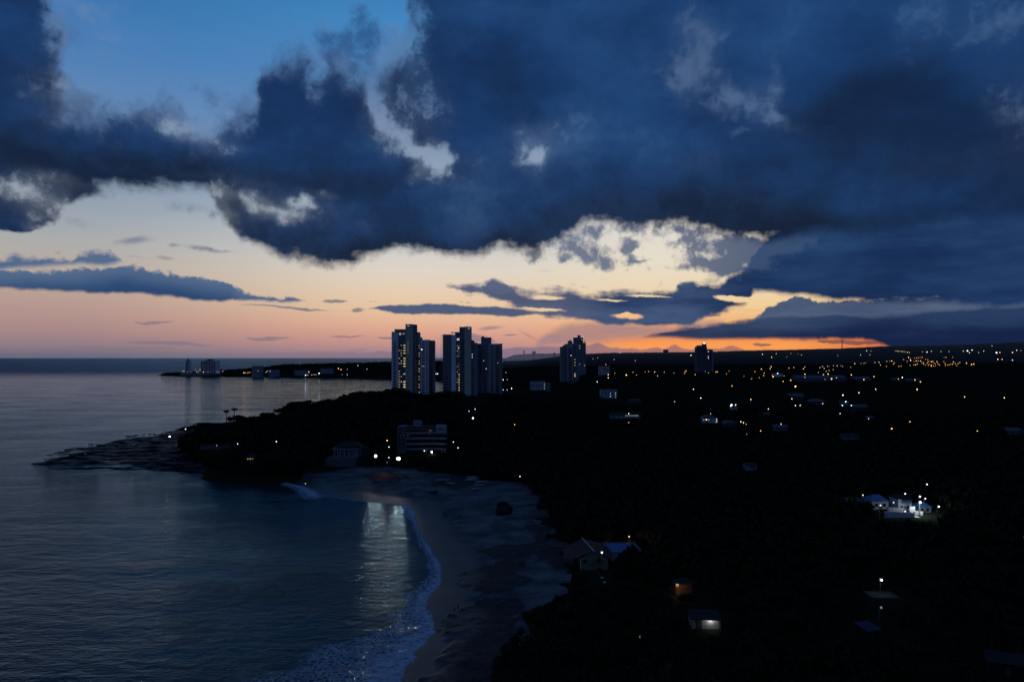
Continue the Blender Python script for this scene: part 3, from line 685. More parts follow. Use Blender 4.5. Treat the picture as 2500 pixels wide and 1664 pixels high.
# ---------------------------------------------------------------- buildings and lamps: materials
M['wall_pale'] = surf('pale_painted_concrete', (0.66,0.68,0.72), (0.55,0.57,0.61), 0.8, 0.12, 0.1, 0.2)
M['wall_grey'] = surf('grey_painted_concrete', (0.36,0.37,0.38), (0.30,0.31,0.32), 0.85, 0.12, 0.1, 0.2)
M['wall_dark'] = surf('dark_grey_render', (0.20,0.215,0.25), (0.16,0.175,0.20), 0.85, 0.12, 0.1, 0.2)  # plain darker grey tone
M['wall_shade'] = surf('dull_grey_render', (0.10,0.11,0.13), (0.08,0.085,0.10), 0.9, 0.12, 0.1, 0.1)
M['wall_olive'] = surf('olive_grey_render', (0.46,0.44,0.35), (0.40,0.38,0.30), 0.85, 0.1, 0.1, 0.2)
M['wall_white'] = surf('white_painted_wall', (0.62,0.62,0.60), (0.52,0.52,0.50), 0.8, 0.4, 0.1, 0.2)
M['wall_green'] = surf('pale_green_wall', (0.12,0.165,0.115), (0.09,0.125,0.085), 0.85, 0.7, 0.1, 0.2)
M['slab'] = surf('concrete_slab_edge', (0.26,0.28,0.31), (0.20,0.215,0.24), 0.8, 0.3, 0.1, 0.2)
M['glass'] = surf('dark_window_glass', (0.008,0.010,0.014), (0.014,0.017,0.022), 0.12, 0.6, 0.0, 0.5)
M['roof_metal'] = surf('galvanised_sheet_roof', (0.05,0.058,0.07), (0.028,0.032,0.04), 0.55, 0.12, 0.1, 0.4)
M['roof_dark'] = surf('dark_tile_roof', (0.022,0.021,0.023), (0.014,0.013,0.015), 0.8, 0.25, 0.4, 0.2)
M['roof_red'] = surf('red_brown_tile_roof', (0.075,0.030,0.024), (0.05,0.02,0.018), 0.8, 0.3, 0.4, 0.2)
M['roof_blue'] = surf('blue_sheet_roof', (0.05,0.10,0.25), (0.035,0.075,0.20), 0.35, 0.2, 0.1, 0.35)
M['roof_navy'] = surf('dark_navy_sheet_roof', (0.012,0.026,0.075), (0.008,0.018,0.05), 0.6, 0.3, 0.1, 0.2)
M['paving'] = surf('grey_concrete_paving', (0.075,0.075,0.07), (0.05,0.05,0.046), 0.9, 0.5, 0.2, 0.2)
M['timber'] = surf('weathered_timber', (0.12,0.09,0.07), (0.08,0.06,0.05), 0.85, 1.5, 0.3, 0.2)
M['steel'] = surf('galvanised_steel_pole', (0.14,0.145,0.15), (0.10,0.10,0.105), 0.5, 3.0, 0.0, 0.4)
M['white_paint'] = surf('white_gloss_paint', (0.66,0.66,0.66), (0.52,0.52,0.53), 0.5, 2.0, 0.0, 0.4)
M['skin'] = surf('brown_skin', (0.16,0.09,0.06), (0.13,0.07,0.05), 0.7, 3, 0, 0.2)
M['cloth'] = surf('dark_clothing', (0.03,0.03,0.04), (0.02,0.02,0.03), 0.9, 3, 0, 0.1)

ORANGE, WARM, WHITE, COOL, RED, PINK = (1.0,0.46,0.14), (1.0,0.74,0.44), (1.0,0.96,0.88), (0.80,0.92,1.0), (1.0,0.10,0.05), (1.0,0.62,0.50)
_glow = {}
def glow_mat(c, k):                                 # brightness in steps, so that lamps share materials
    q = round(math.log(k, 1.6)); key = (c, q)
    if key not in _glow: _glow[key] = glow({ORANGE:'sodium_lamp_glow', WARM:'warm_lamp_glow', WHITE:'white_lamp_glow', COOL:'cool_white_lamp_glow', RED:'red_beacon_glow', PINK:'pinkish_lamp_glow'}.get(c, 'red_lamp_glow'), c, 1.6**q)
    return _glow[key]
PXF = F*1024/2500.0
def lamp_power(T, r, D): return max(0.62*T/(math.pi*r*r*(PXF/D)**2), 0.3)
CLEAR = []                                          # (u0, u1, v0, v1, depth): keep foliage from hiding these
_win = {}
def lit(c, k, sample=False):
    key = (c, round(k, 3), sample)
    if key not in _win:
        m = bpy.data.materials.new('lit_window'); m.use_nodes = True; nt = m.node_tree; nt.nodes.clear(); V.nt = nt
        out = nt.nodes.new('ShaderNodeOutputMaterial'); e = nt.nodes.new('ShaderNodeEmission')
        n = noise(position(), 0.8, 3, 0.6)
        nt.links.new(cmix(sstep(n, 0.35, 0.65), tuple(x*0.55 for x in c), c).s, e.inputs[0]); e.inputs[1].default_value = k
        nt.links.new(e.outputs[0], out.inputs[0])
        if not sample: m.cycles.emission_sampling = 'NONE'
        _win[key] = m
    return _win[key]
YEL, AMB, PALEY = (1.0,0.74,0.30), (1.0,0.60,0.20), (1.0,0.86,0.55)

# ---------------------------------------------------------------- towers
class Tower:
    """a tall building laid out from the photo's proportions: local x to the right, y away from the sea front, z up, in metres"""
    def __init__(s, name, label, cat, uc, Y, vbase, group=None, rz=0.0):
        s.k = Y/F; s.uc, s.Y = uc, Y
        x = (uc-CU)*s.k; s.z0 = min(hgt(x, Y), H-(vbase-HV)*s.k)-0.5
        s.root = empty(name, (x, Y, s.z0), 0, label, cat, group); s.nwin = 0; s.rest = MB()
    def x(s, u): return (u-s.uc)*s.k
    def z(s, v): return H-(v-HV)*s.k-s.z0
    def block(s, name, u0, u1, vt, y0, y1, mat, vb=None):
        return MB().box(s.x(u0), s.x(u1), y0, y1, 0.0 if vb is None else s.z(vb), s.z(vt)).obj(name, mat, s.root)
    def floors(s, vt, pitch, n): return [vt+pitch*i for i in range(n)]
    def window(s, u0, u1, v0, v1, y, mat, dark=False):
        a = (s.x(u0), s.x(u1), y-0.06, y+0.04, s.z(v1), s.z(v0))
        if s.nwin < 100: MB().box(*a).obj('window', mat, s.root); s.nwin += 1
        else: s.rest.box(*a, m=0)
    def finish(s, mat):
        if s.rest.v: tag(s.rest.obj('windows', mat, s.root), kind='stuff')
        return s.root

def tower_left():
    t = Tower('apartment_tower', 'tall apartment tower with a column of lit balconies, left of the tall seafront pair', 'apartment tower', 1007, 830, 992, 'seafront apartment towers')
    P = 6.37; fl = t.floors(835, P, 25)
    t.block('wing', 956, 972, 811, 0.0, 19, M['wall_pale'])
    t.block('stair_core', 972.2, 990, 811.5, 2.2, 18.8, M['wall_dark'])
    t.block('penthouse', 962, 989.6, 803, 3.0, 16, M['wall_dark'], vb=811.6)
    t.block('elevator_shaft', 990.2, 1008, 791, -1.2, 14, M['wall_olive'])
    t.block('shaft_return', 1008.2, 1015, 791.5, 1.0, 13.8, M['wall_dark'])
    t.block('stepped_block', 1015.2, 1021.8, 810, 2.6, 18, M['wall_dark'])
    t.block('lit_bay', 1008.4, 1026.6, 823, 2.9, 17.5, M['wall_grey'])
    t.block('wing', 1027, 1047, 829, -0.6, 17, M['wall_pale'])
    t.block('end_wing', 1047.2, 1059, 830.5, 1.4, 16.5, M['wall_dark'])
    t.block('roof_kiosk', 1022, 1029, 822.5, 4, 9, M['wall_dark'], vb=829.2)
    t.block('parapet', 956, 962, 809.4, -0.2, 0.6, M['slab'], vb=812)
    r = random.Random(3)
    for i, v in enumerate(fl):
        # balcony slab of the lit bay, and the open corridor beside the shaft
        MB().box(t.x(1008.6), t.x(1026.4), 0.4, 2.88, t.z(v+4.4), t.z(v+3.5)).obj('balcony', M['slab'], t.root)
        MB().box(t.x(1056), t.x(1063.5), -0.2, 5.5, t.z(v+1.1), t.z(v+0.5)).obj('balcony', M['slab'], t.root)
        if i < 24:
            MB().box(t.x(972.3), t.x(990), 0.6, 2.18, t.z(v+4.0), t.z(v+3.3)).obj('gallery', M['slab'], t.root)
    for i, v in enumerate(fl):
        br = (0.55 if i < 8 else 0.9)*(0.6+0.8*r.random())
        if i > 0:
            if r.random() < 0.92: t.window(1008.9, 1012.0, v-0.6, v+2.0, 2.9, lit(YEL, round(0.6+br, 1)))
            if r.random() < (0.95 if i > 7 else 0.8): t.window(1013.5, 1023.5 if i % 3 else 1020, v+0.4, v+2.5, 2.9, lit(AMB if i > 8 else YEL, round(0.3+0.6*br, 1)))
            if r.random() < 0.8: t.window(984.2, 989.6, v-0.2, v+2.3, 2.2, lit(YEL if i != 5 else AMB, round(0.35+0.6*br, 1)))
            if r.random() < 0.5: t.window(977.8, 980.3, v, v+2.2, 2.2, lit(PALEY, round(0.2+0.4*br, 1)))
            if i > 2 and r.random() < 0.65: t.window(972.8, 975.4, v, v+2.0, 2.2, lit(YEL, round(0.2+0.35*br, 1)))
    t.window(974, 978.5, 812.5, 817, 2.2, lit(PALEY, 0.55)); t.window(982.5, 986.5, 812.5, 816, 2.2, lit(PALEY, 0.35))
    t.window(1026.9+1.4, 1031, 851.5, 854, -0.6, lit(COOL, 2.5)); t.window(1030, 1036.5, 892.7, 894, -0.6, lit(PALEY, 0.8))
    t.window(994.5, 999.5, 794.5, 796, -1.2, lit(COOL, 0.7))
    for i, v in enumerate(fl):
        t.window(995.2, 997.4, v-0.2, v+1.8, -1.2, lit(PALEY, 0.22))
    for i, v in enumerate(fl):
        t.window(960, 967.5, v-1.2, v+2.6, 0.0, M['glass'], True)
        t.window(1030, 1037, v-0.6, v+2.6, -0.6, M['glass'], True); t.window(1040.5, 1044.5, v-0.4, v+2.4, -0.6, M['glass'], True)
        t.window(1048.5, 1055.5, v-1.5, v+2.9, 1.4, M['glass'], True)
    return t.finish(M['glass'])

def tower_right():
    t = Tower('apartment_tower', 'tall apartment tower with a roof canopy, an antenna and open balconies on its left edge', 'apartment tower', 1120, 780, 985, 'seafront apartment towers')
    P = 6.37; fl = t.floors(823, P, 26)
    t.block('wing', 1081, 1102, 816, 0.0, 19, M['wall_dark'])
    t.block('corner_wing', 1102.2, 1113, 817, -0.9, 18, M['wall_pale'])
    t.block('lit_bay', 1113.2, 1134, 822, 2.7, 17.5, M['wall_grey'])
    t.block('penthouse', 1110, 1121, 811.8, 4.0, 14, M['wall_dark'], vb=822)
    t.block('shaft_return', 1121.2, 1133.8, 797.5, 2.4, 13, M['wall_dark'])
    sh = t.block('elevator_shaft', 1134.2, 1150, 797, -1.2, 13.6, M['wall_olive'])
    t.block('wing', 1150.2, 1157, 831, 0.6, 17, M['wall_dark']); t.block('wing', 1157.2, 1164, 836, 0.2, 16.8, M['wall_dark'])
    cn = t.block('roof_canopy', 1100, 1126, 810.3, 1.0, 12, M['slab'], vb=811.6)
    for u in (1104, 1112): MB().tube([(t.x(u), 2, t.z(817)), (t.x(u), 2, t.z(811.5))], 0.18).obj('canopy_post', M['steel'], cn)
    MB().tube([(t.x(1140.5), 4, t.z(797)), (t.x(1140.5), 4, t.z(791.5))], [0.16, 0.07]).obj('antenna', M['steel'], sh)
    t.block('roof_kiosk', 1150.5, 1154, 829.5, 5, 9, M['wall_dark'], vb=831.2)
    MB().box(-14, 14, -9, -1.3, 0, t.z(983)).obj('podium', M['wall_grey'], t.root)
    r = random.Random(8)
    for i, v in enumerate(fl):
        MB().box(t.x(1075), t.x(1083), -0.3, 5.5, t.z(v-3.2), t.z(v-3.8)).obj('balcony', M['slab'], t.root)
        MB().box(t.x(1113.4), t.x(1134), 0.3, 2.68, t.z(v+4.6), t.z(v+3.8)).obj('balcony', M['slab'], t.root)
    t.window(1115, 1119, 826, 829, 2.7, lit(COOL, 1.6)); t.window(1120, 1126.5, 825.5, 829, 2.7, lit(PALEY, 1.8)); t.window(1134.2+8.6, 1147, 800.5, 802, -1.2, lit(COOL, 0.7))
    for i, v in enumerate(fl):
        if i < 1: continue
        low = i > 13
        for u0, u1 in ((1119.5, 1124.5), (1127, 1132.5)):
            if r.random() < (0.97 if low else 0.6): t.window(u0, u1, v+0.4, v+2.9, 2.7, lit(YEL if r.random() < .75 else AMB, round((0.95 if low else 0.16)*(0.7+0.9*r.random()), 2)))
        if r.random() < 0.35: t.window(1115, 1117.3, v+0.6, v+2.4, 2.7, lit(PALEY, round(0.15+0.4*r.random(), 2)))
    for v, u in ((848, 1118), (852, 1122), (859, 1129.5), (866, 1129), (891, 1129.5)): t.window(u, u+2.6, v, v+2.2, 2.66, lit(PALEY, 1.1))
    for v, u in ((864, 1152), (870.5, 1152)): t.window(u, u+1.8, v, v+1.8, 0.6, lit(COOL, 1.4))
    for i, v in enumerate(fl):
        if v > 838: t.window(1151.2, 1156, v-0.4, v+2.7, 0.6, M['glass'], True)
        t.window(1084, 1094, v-0.6, v+2.6, 0.0, M['glass'], True); t.window(1096, 1100.5, v-0.6, v+2.4, 0.0, M['glass'], True)
    return t.finish(M['glass'])

def tower_third():
    t = Tower('apartment_tower', 'broad grey apartment tower with flat roof block, rightmost and nearly unlit of the seafront three', 'apartment tower', 1195, 860, 990, 'seafront apartment towers')
    P = 6.0; fl = t.floors(845, P, 24)
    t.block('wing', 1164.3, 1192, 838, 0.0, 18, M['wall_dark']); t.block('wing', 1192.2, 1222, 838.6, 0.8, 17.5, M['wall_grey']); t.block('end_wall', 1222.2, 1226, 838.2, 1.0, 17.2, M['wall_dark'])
    rb = t.block('roof_block', 1174, 1199, 823, 4, 13, M['wall_dark'], vb=838.4); t.block('roof_tank', 1175, 1181, 820, 6, 10, M['wall_dark'], vb=823.2).parent = rb
    for i, v in enumerate(fl):
        for u0, u1 in ((1165.5, 1188.5), (1208.5, 1221)):
            MB().box(t.x(u0), t.x(u1), -0.9, 0.79 if u0 > 1192 else -0.01, t.z(v+4.6), t.z(v+3.2)).obj('balcony', M['slab'], t.root)
    for u, v in ((1180, 879), (1214.5, 884.5), (1186, 899)): t.window(u, u+1.6, v, v+1.8, -0.02 if u < 1192 else 0.8, lit(COOL, 1.6))
    for i, v in enumerate(fl):
        t.window(1198, 1204.5, v-1.0, v+2.8, 0.8, M['glass'], True)
        t.window(1167, 1177, v-1.6, v+2.6, 0.0, M['glass'], True); t.window(1179.5, 1187, v-1.6, v+2.6, 0.0, M['glass'], True)
        t.window(1210, 1219.5, v-1.6, v+2.6, 0.8, M['glass'], True)
    return t.finish(M['glass'])

def round_tower():
    t = Tower('apartment_tower', 'bluish mid-distance tower with stepped crown and small domed cupola, in front of a darker tower', 'apartment tower', 1391, 1450, 936)
    k = t.k
    def bow(u0, u1, vt, d, y, name, mat):
        x0, x1 = t.x(u0), t.x(u1); n = 10
        pts = [(x0+(x1-x0)*i/n, y-d*math.sin(math.pi*i/n)) for i in range(n+1)] + [(x1, 20), (x0, 20)]
        return MB().prism(pts, 0, t.z(vt)).obj(name, mat, t.root)
    bow(1368.5, 1383, 846, 3, 2, 'wing', M['wall_dark']); bow(1383.2, 1399, 838.5, 3, 0, 'main_block', M['wall_grey']); bow(1399.2, 1413.5, 839, 2, 2, 'wing', M['wall_dark'])
    t.block('stepped_crown', 1375, 1383, 842, 4, 16, M['wall_grey'], vb=846.2); t.block('stepped_crown', 1379, 1387, 839.5, 5, 15, M['wall_dark'], vb=843)
    cu = t.block('cupola', 1387, 1398, 833.5, 3, 12, M['wall_dark'], vb=838.7)
    MB().prism([(t.x(1387-.5), 2.6), (t.x(1398.5), 2.6), (t.x(1398.5), 12.4), (t.x(1386.5), 12.4)], t.z(833.5), t.z(833)).obj('cornice', M['slab'], cu)
    cx = t.x(1392.5); MB().add([(t.x(1387), 3, t.z(833)), (t.x(1398), 3, t.z(833)), (t.x(1398), 12, t.z(833)), (t.x(1387), 12, t.z(833)), (cx, 7.5, t.z(829.3))], [(0,1,4), (1,2,4), (2,3,4), (3,0,4)]).obj('roof', M['roof_dark'], cu)
    fl = t.floors(850, 3.6, 24)
    for v in fl:
        MB().box(t.x(1369), t.x(1382.6), -2.2, 1.2, t.z(v+2.6), t.z(v+1.7)).obj('balcony', M['slab'], t.root)
        MB().box(t.x(1386), t.x(1398), -4.0, -1.6, t.z(v+2.6), t.z(v+1.7)).obj('balcony', M['slab'], t.root)
    for u, v in ((1393, 866),): t.window(u, u+2, v, v+2, -3.2, lit(COOL, 2.5))
    for v, b in ((876, .5), (883, .7), (890, .5), (911, .9), (914.5, .9), (917.5, 1.0)): t.window(1402.5, 1408 if v > 880 else 1407, v, v+2.0, 0.2, lit(YEL, b))
    for v in fl:
        t.window(1371, 1376, v-0.4, v+1.4, 0.2, M['glass'], True); t.window(1388, 1396, v-0.4, v+1.4, -3.05, M['glass'], True); t.window(1402, 1409, v-0.4, v+1.4, 0.25, M['glass'], True)
    return t.finish(M['glass'])

def dark_tower():
    t = Tower('apartment_tower', 'dark tower with round-headed roof drum and rooftop lamps, behind the bluish stepped tower', 'apartment tower', 1416, 1900, 905)
    t.block('main_block', 1401, 1423.5, 823, 0, 22, M['wall_dark']); t.block('wing', 1423.7, 1430.5, 836, 1, 21, M['wall_dark'])
    MB().tube([(t.x(1414), 10, t.z(823.2)), (t.x(1414), 10, t.z(819)), (t.x(1414), 10, t.z(817.6))], [5.2, 5.2, 3.2], 12).obj('roof_drum', M['wall_dark'], t.root)
    for u in (1403, 1409, 1418.5, 1423): MB().box(t.x(u), t.x(u+1.3), 0, 1.4, t.z(823), t.z(821.8)).obj('roof_lamp', lit(WHITE, 1.4), t.root)
    r = random.Random(2)
    for v in t.floors(828, 3.0, 22):
        MB().box(t.x(1402), t.x(1412), -1.2, 0, t.z(v+2.2), t.z(v+1.5)).obj('balcony', M['wall_grey'], t.root)
        for u in (1404, 1414, 1419, 1426):
            on = r.random() < 0.13
            t.window(u, u+2.6, v, v+1.5, 0.0 if u < 1423 else 1.0, lit(PALEY, 0.5) if on else M['glass'], not on)
    return t.finish(M['glass'])

def far_tower():
    t = Tower('apartment_tower', 'lone grey tower with a lamp on its stepped roof, standing against the orange horizon', 'apartment tower', 1721, 2300, 895)
    t.block('main_block', 1701, 1726, 846, 0, 26, M['wall_shade']); t.block('roof_step', 1704.5, 1725.8, 842.5, 3, 22, M['wall_dark'], vb=846.2); t.block('lift_house', 1717, 1726, 838.5, 6, 18, M['wall_dark'], vb=842.7); t.block('wing', 1726.2, 1741, 852.5, 2, 24, M['wall_shade'])
    t.block('wing', 1737.5, 1741.5, 858, -2, 1.8, M['wall_dark'])
    MB().box(t.x(1719), t.x(1722.5), 6, 8, t.z(838.4), t.z(836.6)).obj('roof_lamp', lit(WHITE, 4.0), t.root)
    for v in t.floors(850, 2.9, 14):
        for u in (1703, 1708, 1714, 1720):
            t.window(u, u+2.4, v, v+1.6, 0, M['glass'], True)
    for v in (857, 869, 873.5): t.window(1729, 1730.6, v, v+1.6, 2, lit(WHITE, 1.4))
    return t.finish(M['glass'])

def point_tower(name, label, u0, u1, vt, vb, cap, Y):
    t = Tower(name, label, 'apartment tower', (u0+u1)/2, Y, vb)
    t.block('main_block', u0, u1, vt, 0, (u1-u0)*t.k*0.7, M['wall_pale'])
    um = (u0+u1)/2; w = (u1-u0)*0.28; x0, x1 = t.x(um-w), t.x(um+w); d = (u1-u0)*t.k*0.5
    MB().add([(x0, 1, t.z(vt)), (x1, 1, t.z(vt)), (x1, d, t.z(vt)), (x0, d, t.z(vt)), (t.x(um), d/2, t.z(cap))], [(0,1,4), (1,2,4), (2,3,4), (3,0,4)]).obj('roof', M['roof_dark'], t.root)
    n = int((vb-vt)/2.1)
    for i in range(n):
        v = vt+1.2+i*2.1
        MB().box(t.x(u0+.4), t.x(u1-.4), -1.2, 0, t.z(v+1.9), t.z(v+1.3)).obj('balcony', M['slab'], t.root)
        for j in range(max(1, int((u1-u0)/6))): t.window(u0+1.5+j*6, u0+4.5+j*6, v, v+1.1, 0, M['glass'], True)
    return t.finish(M['glass'])

tower_left(); tower_right(); tower_third(); round_tower(); dark_tower(); far_tower()
point_tower('apartment_tower', 'slim pointed tower at the tip of the far peninsula', 453, 463.5, 880, 911, 874, 2500)
point_tower('apartment_tower', 'broad block-like tower with small peaked cap near the tip of the far peninsula', 490, 527, 880, 912, 875.5, 2500)
CLEAR += [(1368, 1414, 850, 934, 1440), (1700, 1743, 840, 886, 2290), (1135, 1164, 960, 984, 775)]

# ---------------------------------------------------------------- houses
def house(name, label, u0, u1, vt, vb, roof='gable', wall='wall_pale', top='roof_metal', cat='house', depth=None, group=None, wins=(), rz=0.0, Y=None, far=False):
    um = (u0+u1)/2
    if Y is None:
        z = 8.0
        for _ in range(6): Y = (H-z)*F/(vb-HV); z = hgt((um-CU)/F*Y, Y)
    z = H-(vb-HV)/F*Y; x = (um-CU)/F*Y; k = Y/F
    w = (u1-u0)*k; hh = max((vb-vt)*k, 2.6); d = depth or max(6.0, min(w*0.7, 14))
    root = empty(name, (x, Y, z), rz, label, cat, group)
    drop = H-z; sl = drop/Y                             # the roof's far edge rises in the picture with the slope of the sight line
    hw = max(2.4, hh-(0.0 if roof == 'none' else d*sl*0.8)) if roof == 'flat' else max(2.5, (hh-d*0.5*sl)*0.62)
    hx = w/2; o = 0.5
    zlow = min(0.0, hgt(x, Y+d)-z, hgt(x, Y)-z)-1.5
    MB().box(-hx, hx, 0, d, zlow, hw).obj('wall', M[wall], root)
    if roof == 'flat':
        MB().box(-hx-0.3, hx+0.3, -0.3, d+0.3, hw+0.003, hw+0.32).obj('roof', M[top], root)
    elif roof == 'gable':
        rh = max(0.8, min(d*0.30, max(hh-hw, 1.2)))
        MB().add([(-hx-o, -o, hw-0.1), (hx+o, -o, hw-0.1), (hx+o, d/2, hw+rh), (-hx-o, d/2, hw+rh), (hx+o, d+o, hw-0.1), (-hx-o, d+o, hw-0.1)], [(0,1,2,3), (3,2,4,5)]).obj('roof', M[top], root)
        for q, f_ in ((-hx+.01, (0,1,2)), (hx-.01, (2,1,0))): MB().add([(q, 0, hw), (q, d, hw), (q, d/2, hw+rh-.15)], [f_]).obj('gable', M[wall], root)
    else:
        rh = max(1.0, min(d*0.32, max(hh-hw, 1.4))); i = min(hx*0.7, d*0.5)
        MB().add([(-hx-o, -o, hw-.1), (hx+o, -o, hw-.1), (hx+o, d+o, hw-.1), (-hx-o, d+o, hw-.1), (-hx+i, d/2, hw+rh), (hx-i, d/2, hw+rh)], [(0,1,5,4), (1,2,5), (2,3,4,5), (3,0,4)]).obj('roof', M[top], root)
    if not far:
        n = max(1, int(w/4))
        for j in range(n):
            xx = -hx+w*(j+0.5)/n
            MB().box(xx-.55, xx+.55, -.05, .04, hw*.42, hw*.80).obj('window', M['glass'], root)
        MB().box(-hx+w*.5/n+0.9, -hx+w*.5/n+1.75, -.06, .04, 0.05, 2.1).obj('door', M['timber'], root)
    for (a, b, c, kk) in wins:                          # lit openings: fraction across, fraction up, colour, brightness
        s_ = max(0.5, 0.9*k) 
        MB().box(-hx+w*a-s_*.7, -hx+w*a+s_*.7, -.09, -.051, hw*b, hw*b+s_*1.3).obj('lit_window', lit(c, kk), root)
    CLEAR.append((u0-1, u1+1, vt-2, vb-1, Y-0.5))
    FOOT.append((x, Y+d/2, max(w, d)/2+1.5))
    return root
FOOT = []
house('apartment_block', 'white low-rise block with a lit stairwell, in the trees between the seafront and mid-distance towers', 1295, 1331, 931, 953, 'flat', 'wall_grey', 'roof_metal', 'apartment block', wins=[(.95,.75,COOL,1.5),(.95,.5,COOL,1.2),(.95,.2,COOL,1.5)])
house('apartment_block', 'dark wing standing at the right end of the white low-rise block', 1332, 1344, 933, 956, 'flat', 'wall_dark', 'roof_dark', 'apartment block')
house('apartment_block', 'pale ribbed block with two columns of bright windows, right of and below the stepped tower', 1467, 1507, 950, 972, 'flat', 'wall_grey', 'roof_dark', 'apartment block', wins=[(.58,.55,COOL,2),(.58,.2,COOL,2.2),(.89,.6,COOL,2),(.89,.35,COOL,1.4),(.89,.05,COOL,1)])
house('apartment_block', 'squat grey block with a red beacon on its roof', 1462, 1489, 893, 914, 'flat', 'wall_grey', 'roof_dark', 'apartment block', wins=[(.25,.5,PALEY,.6)], Y=1900)
house('warehouse', 'long low building with a string of small lamps along its eave', 1491, 1564, 1007, 1021, 'gable', 'wall_grey', 'roof_dark', 'warehouse', wins=[(.5+.045*i,.82,PALEY,.7) for i in range(10)])
house('house', 'dim grey house directly above the long building with the string of lamps', 1534, 1566, 975, 984, 'flat', 'wall_shade', 'roof_metal')
house('house', 'pale house with a row of lit windows and an orange lamp in front', 1714, 1754, 1012, 1032, 'hip', 'wall_pale', 'roof_metal', wins=[(.1,.6,WARM,.8),(.42,.6,WARM,.8),(.88,.7,WHITE,1.1),(.9,.35,WHITE,1.2),(.85,.1,WARM,.6)])
house('house', 'small house floodlit from its eave by a cluster of white lamps', 1782, 1800, 985, 1000, 'gable', 'wall_white', 'roof_dark')
house('warehouse', 'very long pale warehouse roof with lamps along it in the middle distance', 1946, 2068, 916, 931, 'gable', 'wall_shade', 'roof_metal', 'warehouse', depth=40, far=True)
house('warehouse', 'pale square-roofed hall right of the very long warehouse', 2088, 2127, 919, 931, 'gable', 'wall_shade', 'roof_metal', 'warehouse', depth=35, far=True)
house('warehouse', 'small pale roof with one orange lamp on its right, third from the long warehouse', 2177, 2200, 923, 930, 'gable', 'wall_shade', 'roof_metal', 'warehouse', depth=24, far=True)
house('warehouse', 'pale low roof at the right end of the row of warehouse roofs', 2212, 2250, 924, 932, 'gable', 'wall_shade', 'roof_metal', 'warehouse', depth=28, far=True)
house('house', 'long stepped blue-grey roof, leftmost of the two blue-grey roofs below the warehouses', 1927, 1964, 960, 976, 'gable', 'wall_shade', 'roof_metal')
house('house', 'wide hipped blue-grey roof, rightmost of the two below the warehouses', 1976, 2020, 974, 986, 'hip', 'wall_shade', 'roof_metal')
house('house', 'dim house beside a cluster of bright white lamps at middle right', 2049, 2072, 970, 990, 'hip', 'wall_grey', 'roof_dark')
house('house', 'long low dark-roofed house right of the cluster of white lamps', 2080, 2120, 987, 1001, 'gable', 'wall_shade', 'roof_metal')
house('house', 'house with one bright pale roof slope and a small greenish lamp above it', 1889, 1924, 1037, 1050, 'gable', 'wall_dark', 'roof_metal')
house('house', 'low dim house left of the pale roof with greenish lamp', 1768, 1800, 1026, 1040, 'hip', 'wall_shade', 'roof_metal')
house('house', 'small house with a white eave lamp, right of and above the lone orange street lamps', 2113, 2138, 1016, 1026, 'hip', 'wall_shade', 'roof_metal', wins=[(.3,.5,WHITE,1.6)])
house('house', 'faint long roof among dark trees below the lone orange street lamps', 2060, 2098, 1062, 1072, 'gable', 'wall_dark', 'roof_dark')
house('house', 'faint pale roof near the right edge of the photo', 2460, 2498, 1044, 1060, 'gable', 'wall_dark', 'roof_metal')
house('house', 'bright roof with a cool white lamp on top, left of the warehouses', 1887, 1912, 909, 919, 'hip', 'wall_white', 'roof_metal', depth=20, far=True)
house('house', 'small pale roof alone in dark trees below the lit cluster houses', 1865, 1879, 1011, 1017, 'gable', 'wall_shade', 'roof_metal')
house('house', 'faintly lit small house alone in the dark wood at centre right', 1822, 1848, 1131, 1147, 'gable', 'wall_grey', 'roof_dark')
for (a, b, c, d, e) in ((615,640,893,907,'dark square block under the treeline on the left half of the far peninsula'), (655,680,902,912,'low pale shed at the waterside of the far peninsula, left of the bright lamps'), (718,754,903,911,'long low pale hall at the waterside of the far peninsula'), (783,813,899,912,'pale square block in the trees at the middle of the far peninsula')):
    house('shore_building', e, a, b, c, d, 'flat', 'wall_dark', 'roof_dark', 'building', Y=2330, far=True)
house('sea_wall_building', 'long low terrace under the two towers at the tip of the far peninsula', 440, 540, 909, 917, 'flat', 'wall_dark', 'roof_dark', 'building', Y=2480, far=True, depth=14)
for (a, b, c, d, e) in ((1278,1281,855,863,'thin chimney-like tower on the hazy far headland'), (1299,1308,857,864,'tiny square tower on the hazy far headland'), (1352,1355,860,866,'tiny tower just left of the stepped tower')):
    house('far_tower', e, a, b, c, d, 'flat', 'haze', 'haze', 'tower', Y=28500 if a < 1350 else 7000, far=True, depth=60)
house('far_tower', 'small dark block on the skyline under the orange band', 1621, 1632, 853, 862, 'flat', 'wall_dark', 'wall_dark', 'tower', Y=7600, far=True, depth=40)
house('far_tower', 'pale hazy block on the skyline right of the stepped tower', 1499, 1511, 864, 872, 'flat', 'wall_grey', 'wall_grey', 'tower', Y=7000, far=True, depth=40)

